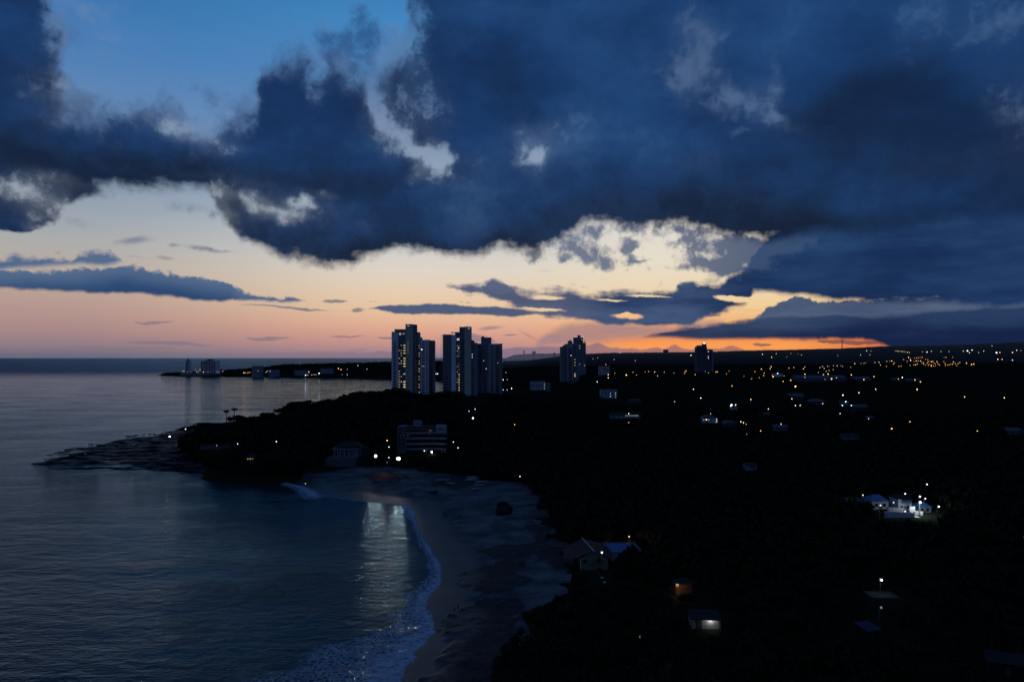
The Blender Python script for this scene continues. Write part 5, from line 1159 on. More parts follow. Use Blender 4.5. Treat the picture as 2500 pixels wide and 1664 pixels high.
# lamps one can point to
for (u, v, c, T, lb) in (
    (746,915.5,COOL,4,'bright white shore lamp low at the middle of the far peninsula, with its reflection below'), (779,911,WHITE,4,'bright white shore lamp right of the row of white lights on the far peninsula'), (899,913.5,COOL,5,'bright white shore lamp near the foot of the leftmost tall tower'),
    (826,899,ORANGE,3.2,'left one of two orange lamps high on the far peninsula'), (832.5,902,ORANGE,2.6,'right one of two orange lamps high on the far peninsula'), (754,907.5,ORANGE,2,'orange lamp above the bright white lamp at the middle of the far peninsula')):
    lamp(u, v, c, T, 'shore_lamp', lb, Y=2290, ph=6, cat='shore lamp')
for (u, v, c, T, lb, y0) in (
    (1064.5,912,COOL,2.5,'left one of two white lamps seen between the two tall lit towers',1000), (1068.5,912,COOL,2.5,'right one of two white lamps seen between the two tall lit towers',1000),
    (1248.8,948,WARM,3,'warm lamp at the right end of the row below the broad grey tower',0), (1256.5,1036,ORANGE,2.4,'lone orange lamp in the dark wood below the broad grey tower',0),
    (1485,914,ORANGE,3.5,'upper one of two orange lamps below the block with the red beacon',0), (1485,921.5,ORANGE,3.5,'lower one of two orange lamps below the block with the red beacon',0), (1458,931.5,COOL,2.6,'white lamp left of and below the block with the red beacon',0),
    (1529,915,ORANGE,7,'bright orange lamp right of the block with the red beacon',0), (1687,867,WHITE,2.4,'white lamp just left of the lone grey tower',2000),
    (1693,949.5,ORANGE,4,'orange lamp alone below the lone grey tower',0), (1787,941.5,ORANGE,2.2,'orange lamp alone above the floodlit small house',0), (1711,971,WHITE,2.4,'small white lamp alone left of the floodlit small house',0), (1647,980,WARM,1,'faint lamp alone in the wood above the long building with the string of lamps',0),
    (1786,988,WHITE,12,'brightest white lamp on the floodlit small house',0), (1796,988,WHITE,4,'white lamp at the right end of the floodlit small house',0), (1784,990.5,WARM,5,'warm lamp at the left end of the floodlit small house',0),
    (1535,1009,COOL,2.4,'white lamp above the string of lamps on the long building',0), (1535,1031,WARM,.9,'faint lamp in the wood below the long building',0), (1735,1009,WARM,.9,'faint lamp above the pale house with lit windows',0), (1724.5,1024,ORANGE,7,'bright orange lamp in front of the pale house with lit windows',0),
    (1884,871.6,ORANGE,2,'orange lamp on the plain just right of the lone grey tower',1500), (1942,943,ORANGE,11,'big bright orange lamp alone below the long warehouse roof',0), (2058,964,ORANGE,8,'big orange lamp above the dim house at middle right',0), (2097,958,WARM,3,'warm lamp right of the big orange one at middle right',0), (2138,949.7,WARM,2.4,'warm lamp alone below the square-roofed hall',0),
    (2239,950,ORANGE,6,'big orange lamp alone below the right end of the warehouse roofs',0), (1933,973,ORANGE,4,'orange lamp below the stepped blue-grey roof',0), (1833,975,ORANGE,4,'orange lamp alone left of the blue-grey roofs',0), (1942,989.5,ORANGE,5,'orange lamp below and left of the wide hipped roof',0), (1953.5,989,WHITE,2.4,'white lamp beside the orange one left of the wide hipped roof',0), (2008.5,984.6,ORANGE,3,'orange lamp on the right slope of the wide hipped roof',0),
    (2065,980,COOL,6,'bright white lamp on the dim house at middle right',0), (2056.5,989,COOL,5,'white lamp at the foot of the dim house at middle right',0), (2078.5,989,COOL,3,'white lamp between the dim house and the long low house',0), (1876,997.7,WARM,3,'warm lamp alone above the small pale roof',0), (2051,1009,COOL,1.4,'faint white lamp alone below the dim house',0),
    (1808.5,1029,ORANGE,5,'orange lamp right of the pale house with lit windows',0), (1815,1031,WHITE,2,'small white lamp touching the orange one right of the pale house',0), (1857,1051,ORANGE,2.4,'orange lamp below and left of the pale roof with greenish lamp',0), (1907,1034.5,(WARM),2.2,'small lamp on top of the bright pale roof',0), (1973,1027.3,WARM,1.4,'faint lamp alone right of the bright pale roof',0),
    (2177,1045.8,ORANGE,6,'left one of two lone orange street lamps in the dark wood at right',0), (2222,1029.5,ORANGE,9,'right and brighter one of two lone orange street lamps in the dark wood at right',0), (2355,968.5,ORANGE,3.2,'lone orange lamp far right above the dark wood',0), (2452,970.5,ORANGE,3.4,'lone orange lamp near the right edge, with its pole showing',0), (2386,1051.6,ORANGE,3,'lone orange lamp far right, lowest of the three',0),
    (2078.5,914.7,ORANGE,4.2,'orange lamp just above the square-roofed hall',0), (2109,926,ORANGE,4.2,'orange lamp on the wall of the square-roofed hall',0), (2133.6,919,ORANGE,3,'orange lamp right of the square-roofed hall',0), (2203,921,WHITE,3,'white lamp on the small pale roof, third from the long warehouse',0), (2193,925,ORANGE,2.4,'orange lamp at the left of the small pale roof',0), (2233.5,927,ORANGE,3.6,'left orange lamp on the rightmost warehouse roof',0), (2247,931.6,ORANGE,3.6,'right orange lamp on the rightmost warehouse roof',0),
    (1887.6,919,ORANGE,5,'orange lamp below the bright roof with the cool lamp',0), (1898.6,911,COOL,5,'cool white lamp on top of the bright roof',0), (1930.4,927.7,ORANGE,5,'orange lamp left of the long warehouse roof',0), (2022,912.6,ORANGE,5,'orange lamp above the middle of the long warehouse roof',0), (2030.2,924.3,ORANGE,7,'brightest orange lamp on the long warehouse roof',0), 
    (2362,856,COOL,7,'wide bright white floodlight on the far right hillside',3000), (2433,860.5,COOL,7,'second wide white floodlight farther right on the far hillside',3000), (2441,860,ORANGE,2.5,'orange lamp touching the second white floodlight on the far hillside',3000), (2472,860,ORANGE,3.5,'orange lamp at the far right end of the hillside',3000), (2263.5,859,COOL,2.5,'white lamp at the left end of the hillside lights',3000), (2373,854,COOL,2.5,'small white lamp right of the first wide floodlight',3000),
    (2436,876.6,ORANGE,4,'orange lamp below the second wide floodlight',2000), (2446.5,876.6,ORANGE,2,'small orange lamp beside the one below the second floodlight',2000), (2472,878.7,COOL,1.2,'faint white lamp at right below the hillside',2000), (2359.5,886,ORANGE,3,'orange lamp right of the two clusters, upper of the last three',2000), (2372,889.5,ORANGE,4,'orange lamp right of the two clusters, brightest of the last three',2000), (2377.5,888,ORANGE,2,'orange lamp right of the two clusters, last of three',2000),
    (2223,879,COOL,2,'white lamp among the orange ones of the dense cluster',2000), (1822,1035,WARM,.8,'faint lamp below the orange lamp right of the pale house',0), (1823,1059,WARM,.6,'faintest lamp in the wood left of the bright pale roof',0),
    (453,1047,COOL,4,'white lamp at the tip of the headland trees',0), (580.3,1082.8,COOL,4,'white lamp at the right end of the low wall on the headland',0), (674.6,1077,COOL,3.5,'white lamp on a visible pole in the middle of the headland',0), (529,1087,WARM,.9,'faint lamp at the left end of the low wall on the headland',0),
    (1154.9,1020,WHITE,16,'very bright white lamp in the wood below the tall right tower',0), (1160,998,COOL,1.5,'small white lamp right under the tall right tower',0), (1145,1003.4,COOL,1.3,'smaller white lamp left under the tall right tower',0), (867,1034,WARM,.6,'faint lamp in the wood above the columned house',0),
    (945.3,1074.7,ORANGE,5,'orange lamp in the trees left of the hotel',0), (949.7,1090.3,COOL,3.2,'white lamp below the orange one left of the hotel',0), (1106.5,1078.5,COOL,3.5,'white lamp at the upper right corner of the hotel',0), (1118.2,1092.6,COOL,3,'white lamp to the right below the corner of the hotel',0), (1036,1099.7,COOL,3,'small white lamp under the hotel terrace, left of the bright one',0), (949.4,1116.2,COOL,2.2,'small white lamp between the two floodlights on the beach',0),
    (1269.5,1162.3,PINK,4,'pinkish lamp at the edge of the wood above the beach stream',0), (746,1179.5,WARM,1.5,'tiny lamp on the sand below the headland',0), (1536,1309,ORANGE,5,'orange lamp above the blue-roofed house',0),
    (2106.8,1207.9,WARM,4,'warm lamp left of the floodlit compound, upper',0), (2149.6,1232.7,COOL,3.6,'white lamp left of the floodlit compound, lower',0), (2181.7,1225.9,PINK,5,'pinkish lamp at the left end of the perimeter wall',0), (2186,1193.5,COOL,2,'small white lamp under the deep blue roof',0), (2210,1204.5,COOL,5,'white lamp between the deep blue roof and the pale house',0), (2246,1211.5,WHITE,14,'big white lamp on the front of the pale house in the compound',0), (2259,1216.2,COOL,5,'white lamp right of the big one on the pale house',0), (2263.3,1181.7,COOL,5.5,'white lamp above the floodlit compound',0), (2210,1247.5,WHITE,5,'white lamp on the perimeter wall beside the gate',0), (2292,1236,COOL,13,'bright bluish-white lamp at the right end of the compound',0),
    (2151.4,1482,COOL,1.2,'faint small lamp below the paved yard',0), (2498,1311,ORANGE,2.5,'orange lamp at the very right edge of the photo',0), (1557.7,1379.5,WARM,.9,'faint lamp inside the dark tree before the blue-roofed house',0), (1563,1554,WARM,.5,'tiny faint lamp in the gardens below the beach',0)):
    near = (v > 1000)
    lamp(u, v, c, T, 'street_lamp', lb, y0=y0, ph=(5.0 if near else PH), r=0.3 if near else 0.42)
# real floodlights that light their surroundings and the water
def floodlight(u, v, c, T, W, label, Y=None, z=None, ph=8.0, r=0.30, name='floodlight', sx=1.0, head=True, rad=0.5, spot=False):
    if Y is None: x, Y, z = hit(u, v, ph)
    x = (u-CU)/F*Y; z = H-(v-HV)/F*Y-ph
    root = empty(name, (x, Y, z), 0, label, 'floodlight')
    MB().tube([(0, .5, -2), (0, .5, ph-.3)], [.12, .08], 6).obj('pole', M['steel'], root)
    hs = MB().box(-.35, .35, .15, .6, ph-.32, ph+.36).obj('housing', M['steel'], root)
    b = MB(); b.ball((0, -.22, ph), r, 10, 6); b.v = [(x_*sx, y_, z_) for x_, y_, z_ in b.v]
    b.obj('lens', glow_mat(c, lamp_power(T, r, Y)), hs, True)
    ld = bpy.data.lights.new('floodlight_beam', 'SPOT' if spot else 'POINT'); ld.energy = W
    if spot: ld.spot_size = math.radians(44); ld.spot_blend = 1.0
    ld.color = c; ld.shadow_soft_size = min(rad, r*.8)
    lo = bpy.data.objects.new('floodlight_beam', ld); col.objects.link(lo); lo.parent = root; lo.location = (0, -1.0, ph)
    if spot: lo.rotation_euler = (math.radians(-96), 0, math.radians(3))
    CLEAR.append((u-9, u+9, v-8, v+14, Y-.5)); return root
floodlight(917.3, 1112.4, WHITE, 60, 7500, spot=True, r=.72, label='left one of two dazzling white floodlights above the beach, beside the hotel')
floodlight(972.8, 1118.8, WHITE, 80, 9000, spot=True, r=.8, label='right one of two dazzling white floodlights above the beach, beside the hotel', sx=1.35)
floodlight(1054.3, 1102.7, WHITE, 30, 160, r=.5, label='white floodlight under the hotel terrace', Y=436.0, ph=4.0)
floodlight(945, 1128, (1.0,0.30,0.12), 0.5, 2600, spot=True, label='dim red lamp on the sand between the two dazzling floodlights', ph=3.5, r=.12)
floodlight(414.5, 1065.3, PINK, 22, 60, 'wide pinkish-white lamp at the tip of the headland', ph=3, sx=1.7, Y=535.0)
floodlight(1469.6, 1347.5, COOL, 16, 26, 'bright bluish lamp at the corner of the greenish lit gable', Y=199.0, ph=3.2, r=.16)
floodlight(1531.5, 1325.5, ORANGE, 9, 700, 'orange lamp on the ridge of the blue-roofed house', Y=221.5, ph=3.0, r=.13)
floodlight(2247, 1225.5, COOL, 60, 1500, 'bluish floodlight over the brilliant white corner wall', Y=SPOTS['compound'][1]+1.0, ph=3.0, r=.2)
floodlight(2151.5, 1414.5, COOL, 22, 40, 'bright white yard lamp over the paved yard at lower right', Y=SPOTS['yard'][1]+.5, ph=4.5, r=.16, sx=1.5)
sx_, sy_, sz_ = SPOTS['shed']
floodlight(1654, 1428, ORANGE, .25, 160, 'small orange lamp on a short post in front of the glowing shed', Y=sy_-1.6, ph=2.6, r=.06, rad=.06)
ld = bpy.data.lights.new('carport_beam', 'POINT'); ld.energy = 60; ld.color = WHITE; ld.shadow_soft_size = .2
lo = bpy.data.objects.new('carport_beam', ld); col.objects.link(lo); lo.parent = SPOTS['carport']; lo.location = (1.05, 0.95, 2.15)
# roof beacon
bx_, by_ = (1479-CU)/F*1906, 1906.0
o = MB().tube([(0, 0, -3), (0, 0, 0)], .25).ball((0, 0, .6), .9, 8, 5, 1).obj('roof_beacon', [M['steel'], glow_mat(RED, lamp_power(2.2, .9, 1906))], None, loc=(bx_, by_, H-(890.2-HV)/F*1906)); tag(o, 'red beacon on the roof of the squat grey block', 'beacon')
# house glowing through the headland trees
house('house', 'small house glowing orange through the trees on the headland', 598, 622, 1111, 1124, 'hip', 'timber', 'roof_dark', wins=[(.3,.3,AMB,.5),(.55,.3,AMB,.6),(.8,.35,AMB,.25)])
house('garden_wall', 'low pale wall under the trees on the headland, between two white lamps', 489, 562, 1090.5, 1095, 'flat', 'wall_shade', 'roof_dark', 'wall', depth=1.2, far=True)
# ---------------------------------------------------------------- trees
def crown_mesh(name, seed, n, R, Hc, leaf, mat, flat=0.75, lobes=11):
    """leaf sprays scattered over several overlapping lobes; base of crown at z=0, top at Hc"""
    r = np.random.default_rng(seed)
    a = r.uniform(0, 2*np.pi, lobes); rr = R*np.sqrt(r.uniform(0, 1, lobes))*0.68; zz = Hc*(0.30+0.52*r.uniform(0, 1, lobes)*(1-0.45*(rr/R)**2))
    cx, cy = rr*np.cos(a), rr*np.sin(a); lr = R*r.uniform(0.26, 0.50, lobes)
    k = r.integers(0, lobes, n)
    d = r.normal(size=(n, 3)); d[:, 2] = np.abs(d[:, 2])*1.0-0.25; d /= np.linalg.norm(d, axis=1)[:, None]
    q = r.uniform(0.55, 1.12, n)**0.7
    c = np.stack([cx[k]+d[:, 0]*lr[k]*q, cy[k]+d[:, 1]*lr[k]*q, zz[k]+d[:, 2]*lr[k]*q*flat], 1)
    c[:, 2] = np.clip(c[:, 2], 0, None)
    nrm = d+r.normal(size=(n, 3))*0.7; nrm /= np.linalg.norm(nrm, axis=1)[:, None]
    t = np.cross(nrm, r.normal(size=(n, 3))); t /= np.linalg.norm(t, axis=1)[:, None]; b = np.cross(nrm, t)
    sz = leaf*r.uniform(0.55, 1.35, n)[:, None]
    v = np.stack([c-t*sz, c-b*sz*0.55+nrm*sz*.12, c+t*sz, c+b*sz*0.55-nrm*sz*.12], 1)
    s_ = (Hc/ max(v[..., 2].max(), .1)); v[..., 2] *= s_
    return v.reshape(-1, 3), np.arange(4*n).reshape(n, 4), mat
def trunk_mb(seed, h, r0, R):
    r = random.Random(seed); b = MB()
    top = (r.uniform(-.4, .4), r.uniform(-.4, .4), h)
    b.tube([(0, 0, -1.5), (0, 0, 0), (top[0]*.5, top[1]*.5, h*.6), top], [r0*1.3, r0, r0*.75, r0*.5], 7)
    for i in range(5):
        a = i*1.257+r.uniform(-.4, .4); l = R*r.uniform(.35, .6)
        b.tube([(top[0]*.6, top[1]*.6, h*r.uniform(.65, .85)), (top[0]+math.cos(a)*l*.5, top[1]+math.sin(a)*l*.5, h*1.02+l*.25), (top[0]+math.cos(a)*l, top[1]+math.sin(a)*l, h+l*.62)], [r0*.42, r0*.28, r0*.1], 5)
    return b
# unit trees about 10 m high: trunk 3.6 m, crown 6.6 m
KINDS = []
for i, (R, Hc, n, leaf, m, fl) in enumerate(((5.0,6.8,900,.62,'leaf',.8), (4.2,6.6,820,.55,'leaf_b',.95), (5.8,5.6,980,.62,'leaf',.6), (3.6,7.2,760,.50,'leaf',1.1), (4.8,6.0,860,.60,'leaf_b',.7), (5.3,6.4,900,.58,'leaf',.8))):
    v, f, mt = crown_mesh('crown', 100+i, n, R, Hc, leaf, M[m], fl, 9+i % 4*2)
    KINDS.append((np_mesh('crown', v, f, mt), trunk_mb(200+i, 4.4, .26, R).mesh('trunk', M['bark'], True), R, Hc))
def tree(x, y, height, width=None, kind=None, label=None, group=None, name='tree', rz=None):
    k = random.randrange(len(KINDS)) if kind is None else kind
    cm, tm, R, Hc = KINDS[k]
    root = empty(name, (x, y, hgt(x, y)), random.uniform(0, 6.28) if rz is None else rz, label, 'tree', group)
    sz = height/10.2; sx = sz if width is None else width/(2*R)
    t = link('trunk', tm, root); t.scale = (sz, sz, sz*0.9)
    c = link('crown', cm, root, (0, 0, 3.4*sz)); c.scale = (sx, sx, 6.8/Hc*sz)
    return root
def palm(u, vt, Y, label, group=None, scale=1.0, seed=0):
    r = random.Random(seed); x = (u-CU)/F*Y; z0 = hgt(x, Y); h = max(H-(vt-HV)/F*Y-z0-1.2*scale, 4)
    root = empty('palm_tree', (x, Y, z0), 0, label, 'palm tree', group)
    bend = r.uniform(-.6, .6)
    MB().tube([(0, 0, -1), (bend*.2, 0, h*.4), (bend, 0, h)], [.28*scale, .2*scale, .16*scale], 7).obj('trunk', M['bark'], root, True)
    b = MB()
    for i in range(17):
        a = i*2.399+r.uniform(-.2, .2); up = r.uniform(-.15, .9); L = r.uniform(2.4, 3.1)*scale
        prev = None
        for j in range(7):
            t = j/6; rad = L*t*(1-.12*t); zz = up*L*t*.8-L*.75*t*t
            p = Vector((bend+math.cos(a)*rad, math.sin(a)*rad, h+zz)); side = Vector((-math.sin(a), math.cos(a), 0))*(.52*scale*math.sin(min(t*1.25+.12, 1)*math.pi)**.6)
            w = (p+side-Vector((0,0,abs(side.length)*.55)), p, p-side-Vector((0,0,abs(side.length)*.55)))
            if prev: b.add([*prev, *w], [(0,1,4,3), (1,2,5,4)])
            prev = w
    b.obj('crown', M['leaf'], root); return root

# skyline of the headland: photo column, row of the top, width in photo pixels, depth
SKY = [(456,1046,26,588),(476,1037,32,590),(498,1030,44,584),(522,1031,40,580),(545,1044,34,585),(584,1011,36,603),(566,1041,24,590),(607,1027,30,600),(630,1014,44,604),(655,1006,38,610),(676,1012,34,612),(700,989,40,620),(722,979,42,628),(742,975,46,634),(762,984,36,636),(782,979,40,642),(800,973,42,650),(818,972,46,655),(840,967,48,662),(864,958,50,672),(886,953,54,682),(912,952,56,690),(935,954,44,692),(958,946,66,690),(984,950,56,694),(1006,957,54,696),(1030,967,46,692),(1050,966,50,690),(1072,957,52,694),(1094,953,54,694),(1114,962,44,690),(1130,979,38,680),(1189,967,56,735),(1215,963,56,755),(1245,960,56,770)]
lab = {0:'lowest bush-like tree at the seaward tip of the headland', 2:'round dark tree at the seaward end of the headland skyline', 5:'tall narrow tree just right of the pair of palms', 11:'ragged tree standing out where the headland skyline starts to climb', 23:'tallest broad tree directly in front of the leftmost tall tower', 28:'dark round tree in front of the gap between the two lit towers', 32:'dark round tree in front of the broad grey tower'}
for i, (u, vt, w, Y) in enumerate(SKY):
    x = (u-CU)/F*Y; z = hgt(x, Y); top = H-(vt-HV)/F*Y
    tree(x, Y, max(top-z, 3.0), w*Y/F*1.12, None, lab.get(i, 'dark tree among those along the headland skyline against the bay'), 'trees along the headland skyline')
palm(553, 996, 597, 'shorter, left palm of the pair against the bay', 'palms on the headland', 1.7, 1)
palm(571, 991, 600, 'taller, right palm of the pair against the bay', 'palms on the headland', 1.7, 2)
palm(615.5, 1019, 605, 'small lone palm right of the pair on the headland', 'palms on the headland', .8, 3)
palm(851, 882, 2400, 'tiny palm at left on the skyline of the far peninsula', 'palms on the peninsula', 3.0, 4)
palm(856, 883, 2400, 'tiny palm at right on the skyline of the far peninsula', 'palms on the peninsula', 3.0, 5)
skx = np.array([-500, 430, 440]+[q[0] for q in SKY]+[1150, 1172, 1260, 1300, 1420, 1500, 3000], float)
skv = np.array([1300, 1300, 1060]+[q[1] for q in SKY]+[988, 988, 962, 962, 966, 985, 985], float)
o_ = np.argsort(skx); skx, skv = skx[o_], skv[o_]
cl = np.array(CLEAR); ft = np.array(FOOT)
def sand_px(u, v):
    x, y = G(u, v, 3.0); xs, ys = np.array([x]), np.array([y])
    return bool(inside(beach_poly, xs, ys)[0]) or signed(coast, xs, ys)[0] < 2
def allowed(x, y, z, h, R):
    u = CU+F*x/y; vt = HV-(z+h-H)/y*F; vb = HV-(z-H)/y*F; w = R/y*F
    if vt < np.interp(u, skx, skv)+(9 if y > 520 else 2): return False
    q = (cl[:, 4] > y) & (cl[:, 0] < u+w) & (cl[:, 1] > u-w) & (cl[:, 2] < vb) & (cl[:, 3] > vt)
    if q.any(): return False
    if (np.hypot(ft[:, 0]-x, ft[:, 1]-y) < ft[:, 2]+R*.8).any(): return False
    if y < 420:
        for uu, vv in ((u, vt), (u-w*.8, (vt*.6+vb*.4)), (u+w*.8, (vt*.6+vb*.4)), (u-w*.5, vt*.9+vb*.1), (u, vt+.3*(vb-vt)), (u-.8*w, vt*.3+vb*.7)):
            if vv > HV+60 and sand_px(uu, vv): return False
    return True
# the named big dark trees near the houses
for (u, vb, vt, w, lb) in ((1540,1462,1328,84,'big rounded dark tree in front of the blue-roofed house'), (1608,1475,1378,66,'dark tree left of the glowing shed'), (1722,1470,1386,84,'dark tree right of the glowing shed'), (1463,1388,1352,20,'small tree with bare trunk before the greenish gable'), (1245,1150,1135,10,'small tree at the edge of the wood by the beach stream')):
    x, y = G(u, vb, 7.0)
    for _ in range(4): x, y = G(u, vb, hgt(x, y))
    tree(x, y, max((vb-vt)*y/F, 3), w*y/F*1.05, None, lb)
ys = []
for r_ in np.arange(118, 800, 6.2): ys.append(r_)
cand = []
for r_ in ys:
    n = int(1.62*r_/6.6)
    for a in np.linspace(-.80, .80, n): cand.append((r_+random.uniform(-2.6, 2.6), a+random.uniform(-2.6, 2.6)/r_))
cand = np.array(cand); cxs, cys = cand[:, 0]*np.sin(cand[:, 1]), cand[:, 0]*np.cos(cand[:, 1])
th, td, _, tr = terrain(cxs, cys)
okb = ~inside(beach_poly, cxs, cys) & (td > np.where(inside(bluff, cxs, cys), 1.0, 6)) & (tr < .5) & (np.abs(np.arctan2(cxs, cys)) < .76)
bl_ = inside(bluff, cxs, cys)
spots = []
for x, y, z, d, ok, bb in zip(cxs, cys, th, td, okb, bl_):
    if not ok or y < 100: continue
    for h in ((random.uniform(8.5, 14) if bb else random.uniform(5.5, 10.5)), 6.5, 4.2, 2.6):
        hm = (H-(np.interp(CU+F*x/y, skx, skv)+8-HV)/F*y)-z
        if bb and hm > 2.5: h = min(h, hm*random.uniform(.55, 1.0))
        R = h*.46
        if allowed(x, y, z, h, R): spots.append((y, x, h, z)); break
spots.sort()
# a few smaller crowns beside each skyline tree break up its outline
for i, (u, vt, w, Y) in enumerate(SKY):
    for s_ in (-1, 1):
        uu = u+s_*w*random.uniform(.35, .55); Y2 = Y+random.uniform(-14, 10); x = (uu-CU)/F*Y2; z = hgt(x, Y2); top = H-(vt-HV)/F*Y2-random.uniform(.8, 3.6)
        if top-z > 3 and terrain(np.array([x]), np.array([Y2]))[1][0] > 4: tree(x, Y2, top-z, w*Y2/F*random.uniform(.5, .75), None, 'dark tree among those along the headland skyline against the bay', 'trees along the headland skyline')
def in_view(x, y, z, h):
    u = CU+F*x/y; v0 = HV-(z+h-H)/y*F; return -20 < u < 2520 and v0 < 1680
near_n = 0; rest = []
for y, x, h, z in spots:
    if near_n < 170 and in_view(x, y, z, h) and h > 3:
        u = CU+F*x/y
        side = ('dark broadleaf tree in the unlit gardens at lower right' if u > 1700 else 'dark broadleaf tree in the unlit wood below the beach houses')
        tree(x, y, h, None, None, side, 'dark trees of the unlit gardens' if u > 1700 else 'dark trees of the unlit near wood'); near_n += 1
    else: rest.append((x, y, z, h))
# the rest of the wood, which reads as one dark mass
def woodland(rest):
    protos = [crown_mesh('c', 300+i, 150, 4.8, 6.6, 1.15, None, .8, 9)[0].reshape(-1, 4, 3) for i in range(6)]
    vs = []
    for x, y, z, h in rest:
        p = protos[random.randrange(6)]
        if y > 420: p = p[::2]; k = 1.3
        else: k = 1.0
        a = random.uniform(0, 6.28); c, s = math.cos(a), math.sin(a); q = h/10.0
        c0 = p.mean(1, keepdims=True); w = (p-c0)*k+c0
        vs.append(np.stack([(w[..., 0]*c-w[..., 1]*s)*q*1.05+x, (w[..., 0]*s+w[..., 1]*c)*q*1.05+y, w[..., 2]*q*1.35+z+.6*q], -1))
    v = np.concatenate(vs).reshape(-1, 3)
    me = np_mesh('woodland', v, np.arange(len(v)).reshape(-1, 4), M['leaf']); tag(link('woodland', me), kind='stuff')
woodland(rest)
# forest roof farther off: crowns as domes over the land
def far_canopy():
    r = np.concatenate([np.geomspace(700, 3200, 520)[:-1], np.geomspace(3200, 12500, 230)]); a = np.linspace(-.74, .74, 1500)
    X, Y = polar(r, a); sh = X.shape; x, y = X.ravel(), Y.ravel()
    h, d, _, _ = terrain(x, y); u = CU+F*x/np.maximum(y, 1)
    cs = np.interp(y, [700, 2500, 6000, 12000], [9, 14, 34, 60])
    # cell size fixed per ring band to keep crowns whole
    lv = np.round(np.log(cs/9)/math.log(1.5)); cs = 9*1.5**lv
    f1_, hh = cells(x/cs, y/cs, 5)
    amp = np.interp(y, [700, 2500, 9000], [1.0, 1.3, 1.7])
    gap = fbm(x/90, y/90, 3, 77)
    z = h + amp*((4.5+4.5*hh)*np.sqrt(np.clip(1-(f1_*1.25)**2, 0, 1)) + (fbm(x/3, y/3, 2, 88)-.5)*2.2) - 1.2 - 4*sm(gap, .62, .7)
    edge = sm(d, 6, 22); z = np.where(edge < 1, (h-2)*(1-edge)+z*edge, z)
    lim = np.full(x.shape, 1e9)
    m = (y < 1500) & (u < 1290)
    lim[m] = (H-(np.interp(u, skx, skv)+3-HV)/F*y)[m]
    for (u0, u1, v0, v1, Yc) in CLEAR:
        if Yc < 690: continue
        q = (u > u0-2) & (u < u1+2) & (y < Yc) & (y > Yc*.55)
        lim[q] = np.minimum(lim[q], (H-(v1+1-HV)/F*y)[q])
    for (fx, fy, fr) in FOOT:
        if fy < 660: continue
        q = np.hypot(x-fx, y-fy) < fr; lim[q] = np.minimum(lim[q], (h-1)[q])
    z = np.minimum(z, np.maximum(lim, h-1.5))
    faces = grid_faces(*sh); keep = (d[faces] > 5).all(1)
    def emit(mask, name, mat):
        v, f, _ = compact(np.stack([x, y, z], 1), faces[mask]); me = np_mesh(name, v, f, mat, False); tag(link(name, me), kind='stuff')
    fc = y[faces].mean(1)
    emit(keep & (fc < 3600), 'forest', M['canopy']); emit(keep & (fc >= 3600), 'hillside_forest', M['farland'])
far_canopy()

# ---------------------------------------------------------------- small things on the beach
def on_sand(u, v):
    x, y = G(u, v, 2.5)
    for _ in range(4): x, y = G(u, v, hgt(x, y))
    return x, y, hgt(x, y)
def boulder(u, v, w, h, label, seed):
    x, y, z = on_sand(u, v); k = y/F; r = random.Random(seed); b = MB(); b.ball((0, 0, 0), 1.0, 14, 10)
    vs = []
    for p in b.v:
        p = Vector(p); n = 1+.22*math.sin(p.x*3.1+seed)+.18*math.sin(p.y*4.3+1.7*seed+p.z*2)+.10*math.sin(p.z*7+p.x*5); vs.append((p.x*n*w*k/2, p.y*n*w*k/2.3, max(p.z*n*h*k*.75, -.4)))
    b.v = vs; tag(b.obj('boulder', M['rock'], None, True, (x, y, z+.1)), label, 'boulder')
boulder(1233, 1252, 42, 30, 'big dark boulder on the sand beside the beach stream', 3)
boulder(1060, 1203, 15, 8, 'small dark boulder on the upper beach under the hotel', 5)
boulder(1338, 1312, 20, 10, 'low dark boulder at the bend of the pale beach stream', 7)
def boat(u, v, L, rz, label):
    x, y, z = on_sand(u, v); root = empty('rowing_boat', (x, y, z+.28), rz, label, 'boat', 'boats drawn up on the beach')
    b = MB(); n = 9; sec = []
    for i in range(n):
        t = i/(n-1); w = .78*math.sin(min(1, .22+t*.95)*math.pi)**.55*(1 if t < .8 else (1-t)/.2*.8+.2); zz = .15+.35*t*t
        xx = L*(t-.5); sec.append([(xx, -w, .55+zz), (xx, -w*.62, .06+zz*.4), (xx, 0, -.12+zz*.4), (xx, w*.62, .06+zz*.4), (xx, w, .55+zz), (xx, w*.86, .55+zz), (xx, 0, .10+zz*.4), (xx, -w*.86, .55+zz)])
    vs = [p for s in sec for p in s]; fs = []
    for i in range(n-1):
        for j in range(8): fs.append((i*8+j, i*8+(j+1) % 8, (i+1)*8+(j+1) % 8, (i+1)*8+j))
    fs += [tuple(range(7, -1, -1)), tuple(range((n-1)*8, n*8))]
    b.add(vs, fs); b.obj('hull', M['wall_grey'], root)
    for q in (-.2, .12): MB().box(L*q-.12, L*q+.12, -.62, .62, .48, .52).obj('thwart', M['timber'], root)
for i, (u, v, L, rz, lb) in enumerate(((1151,1167,5.6,.30,'topmost of the white boats drawn up under the wood'), (1156,1171.5,6.0,.28,'white boat second from the top of the drawn-up boats'), (1150,1174,5.4,.32,'white boat third from the top of the drawn-up boats'), (1177,1179,6.0,.40,'white boat right of and below the stacked three'), (1171,1187,5.6,.25,'dim boat in the middle of the drawn-up boats'), (1166,1196,5.2,.34,'small white boat nearest the sea of the drawn-up boats'), (1084,1174,5.6,.12,'white boat farthest left of the drawn-up boats'), (1075,1176,5.0,.2,'dim boat beside the leftmost white boat'), (1100,1183,5.0,-.5,'dim boat lying askew between the two groups of boats'))):
    boat(u, v, L, rz, lb)
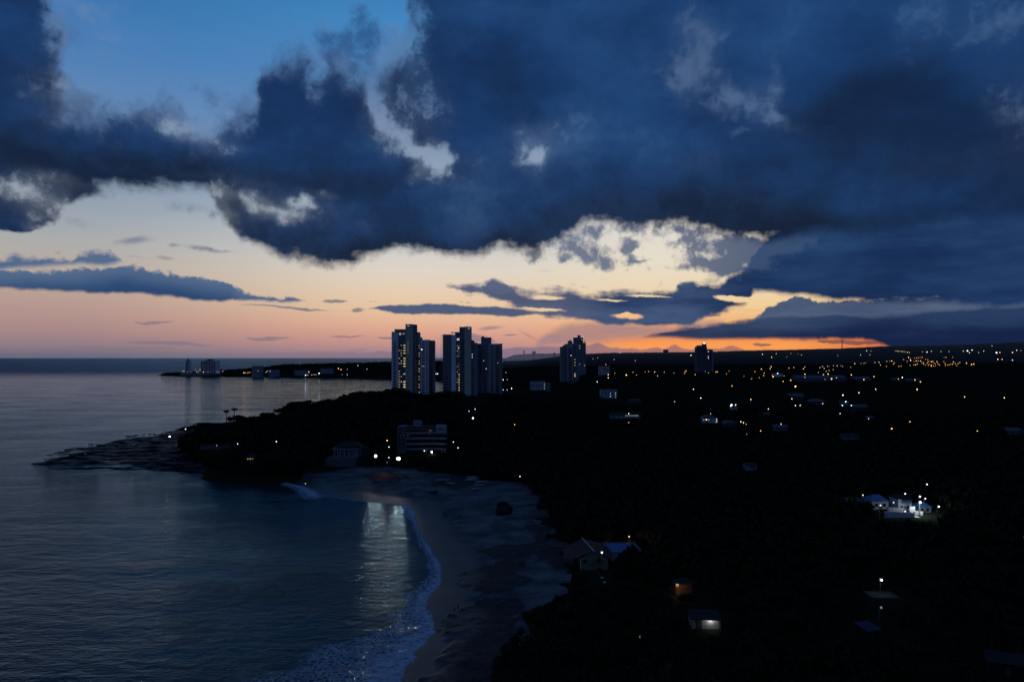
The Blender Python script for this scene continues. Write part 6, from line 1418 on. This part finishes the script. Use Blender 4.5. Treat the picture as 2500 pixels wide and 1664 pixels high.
def person(u, v, rz, label, stride=.18, seed=0):
    x, y, z = on_sand(u, v); root = empty('person', (x, y, z), rz, label, 'person', 'people strolling on the beach')
    me = bpy.data.meshes.new('body')
    P_ = [(0,0,.95), (0,0,1.20), (0,.01,1.42), (0,.01,1.52), (0,.03,1.66), (0,.02,1.76), (-.10,0,.90), (-.11,stride*.5,.48), (-.11,stride,.06), (-.11,stride+.14,.03), (.10,0,.90), (.11,-stride*.3,.48), (.11,-stride,.08), (.11,-stride+.14,.03),
          (-.19,0,1.40), (-.25,-stride*.5,1.14), (-.24,-stride*.6+.08,.88), (.19,0,1.40), (.25,stride*.5,1.14), (.24,stride*.8,.90)]
    E_ = [(0,1),(1,2),(2,3),(3,4),(4,5),(0,6),(6,7),(7,8),(8,9),(0,10),(10,11),(11,12),(12,13),(2,14),(14,15),(15,16),(2,17),(17,18),(18,19)]
    R_ = [.14,.13,.14,.055,.095,.07,.09,.06,.045,.03,.09,.06,.045,.03,.06,.045,.035,.06,.045,.035]
    me.from_pydata(P_, E_, []); o = bpy.data.objects.new('body', me); col.objects.link(o); o.parent = root
    md = o.modifiers.new('skin', 'SKIN'); ss = o.modifiers.new('smooth', 'SUBSURF'); ss.levels = 1; ss.render_levels = 1
    for i, q in enumerate(R_): me.skin_vertices[0].data[i].radius = (q, q*.85)
    me.skin_vertices[0].data[0].use_root = True; me.materials.append(M['skin'])
    b = MB()
    for (cx, cy, cz, rx, rz_) in ((0,0,1.22,.185,.26),): b.ball((cx, cy, cz), rx, 10, 7, 0, rz_/rx)
    b.obj('shirt', M['cloth'], root, True); b = MB()
    b.tube([(-.10,.0,.98), (-.108,stride*.45,.52)], [.125,.085], 8).tube([(.10,.0,.98), (.108,-stride*.28,.52)], [.125,.085], 8); b.obj('shorts', M['cloth'], root, True)
    b = MB(); b.ball((0, .01, 1.715), .105, 9, 6); b.obj('hair', M['leaf'], root, True)
for i, (u, v, rz, lb) in enumerate(((1083.5,1259,.4,'left walker of the close pair on the wet sand'), (1088,1261,-.3,'right walker of the close pair on the wet sand'), (1121,1263.5,1.2,'person standing alone right of the pair on the sand'), (1282,1269,.2,'person standing by the pale stream under the boulder'), (1110,1496,2.0,'left one of two people by the dark reef near the water'), (1118,1492,.7,'right one of two people by the dark reef near the water'))):
    person(u, v, rz, lb)
scene.render.engine = 'CYCLES'
scene.cycles.use_denoising = True
scene.cycles.max_bounces = 4; scene.cycles.diffuse_bounces = 1; scene.cycles.glossy_bounces = 2
scene.cycles.use_adaptive_sampling = True; scene.cycles.adaptive_threshold = 0.02
scene.cycles.sample_clamp_indirect = 3.0
scene.cycles.caustics_reflective = False; scene.cycles.caustics_refractive = False
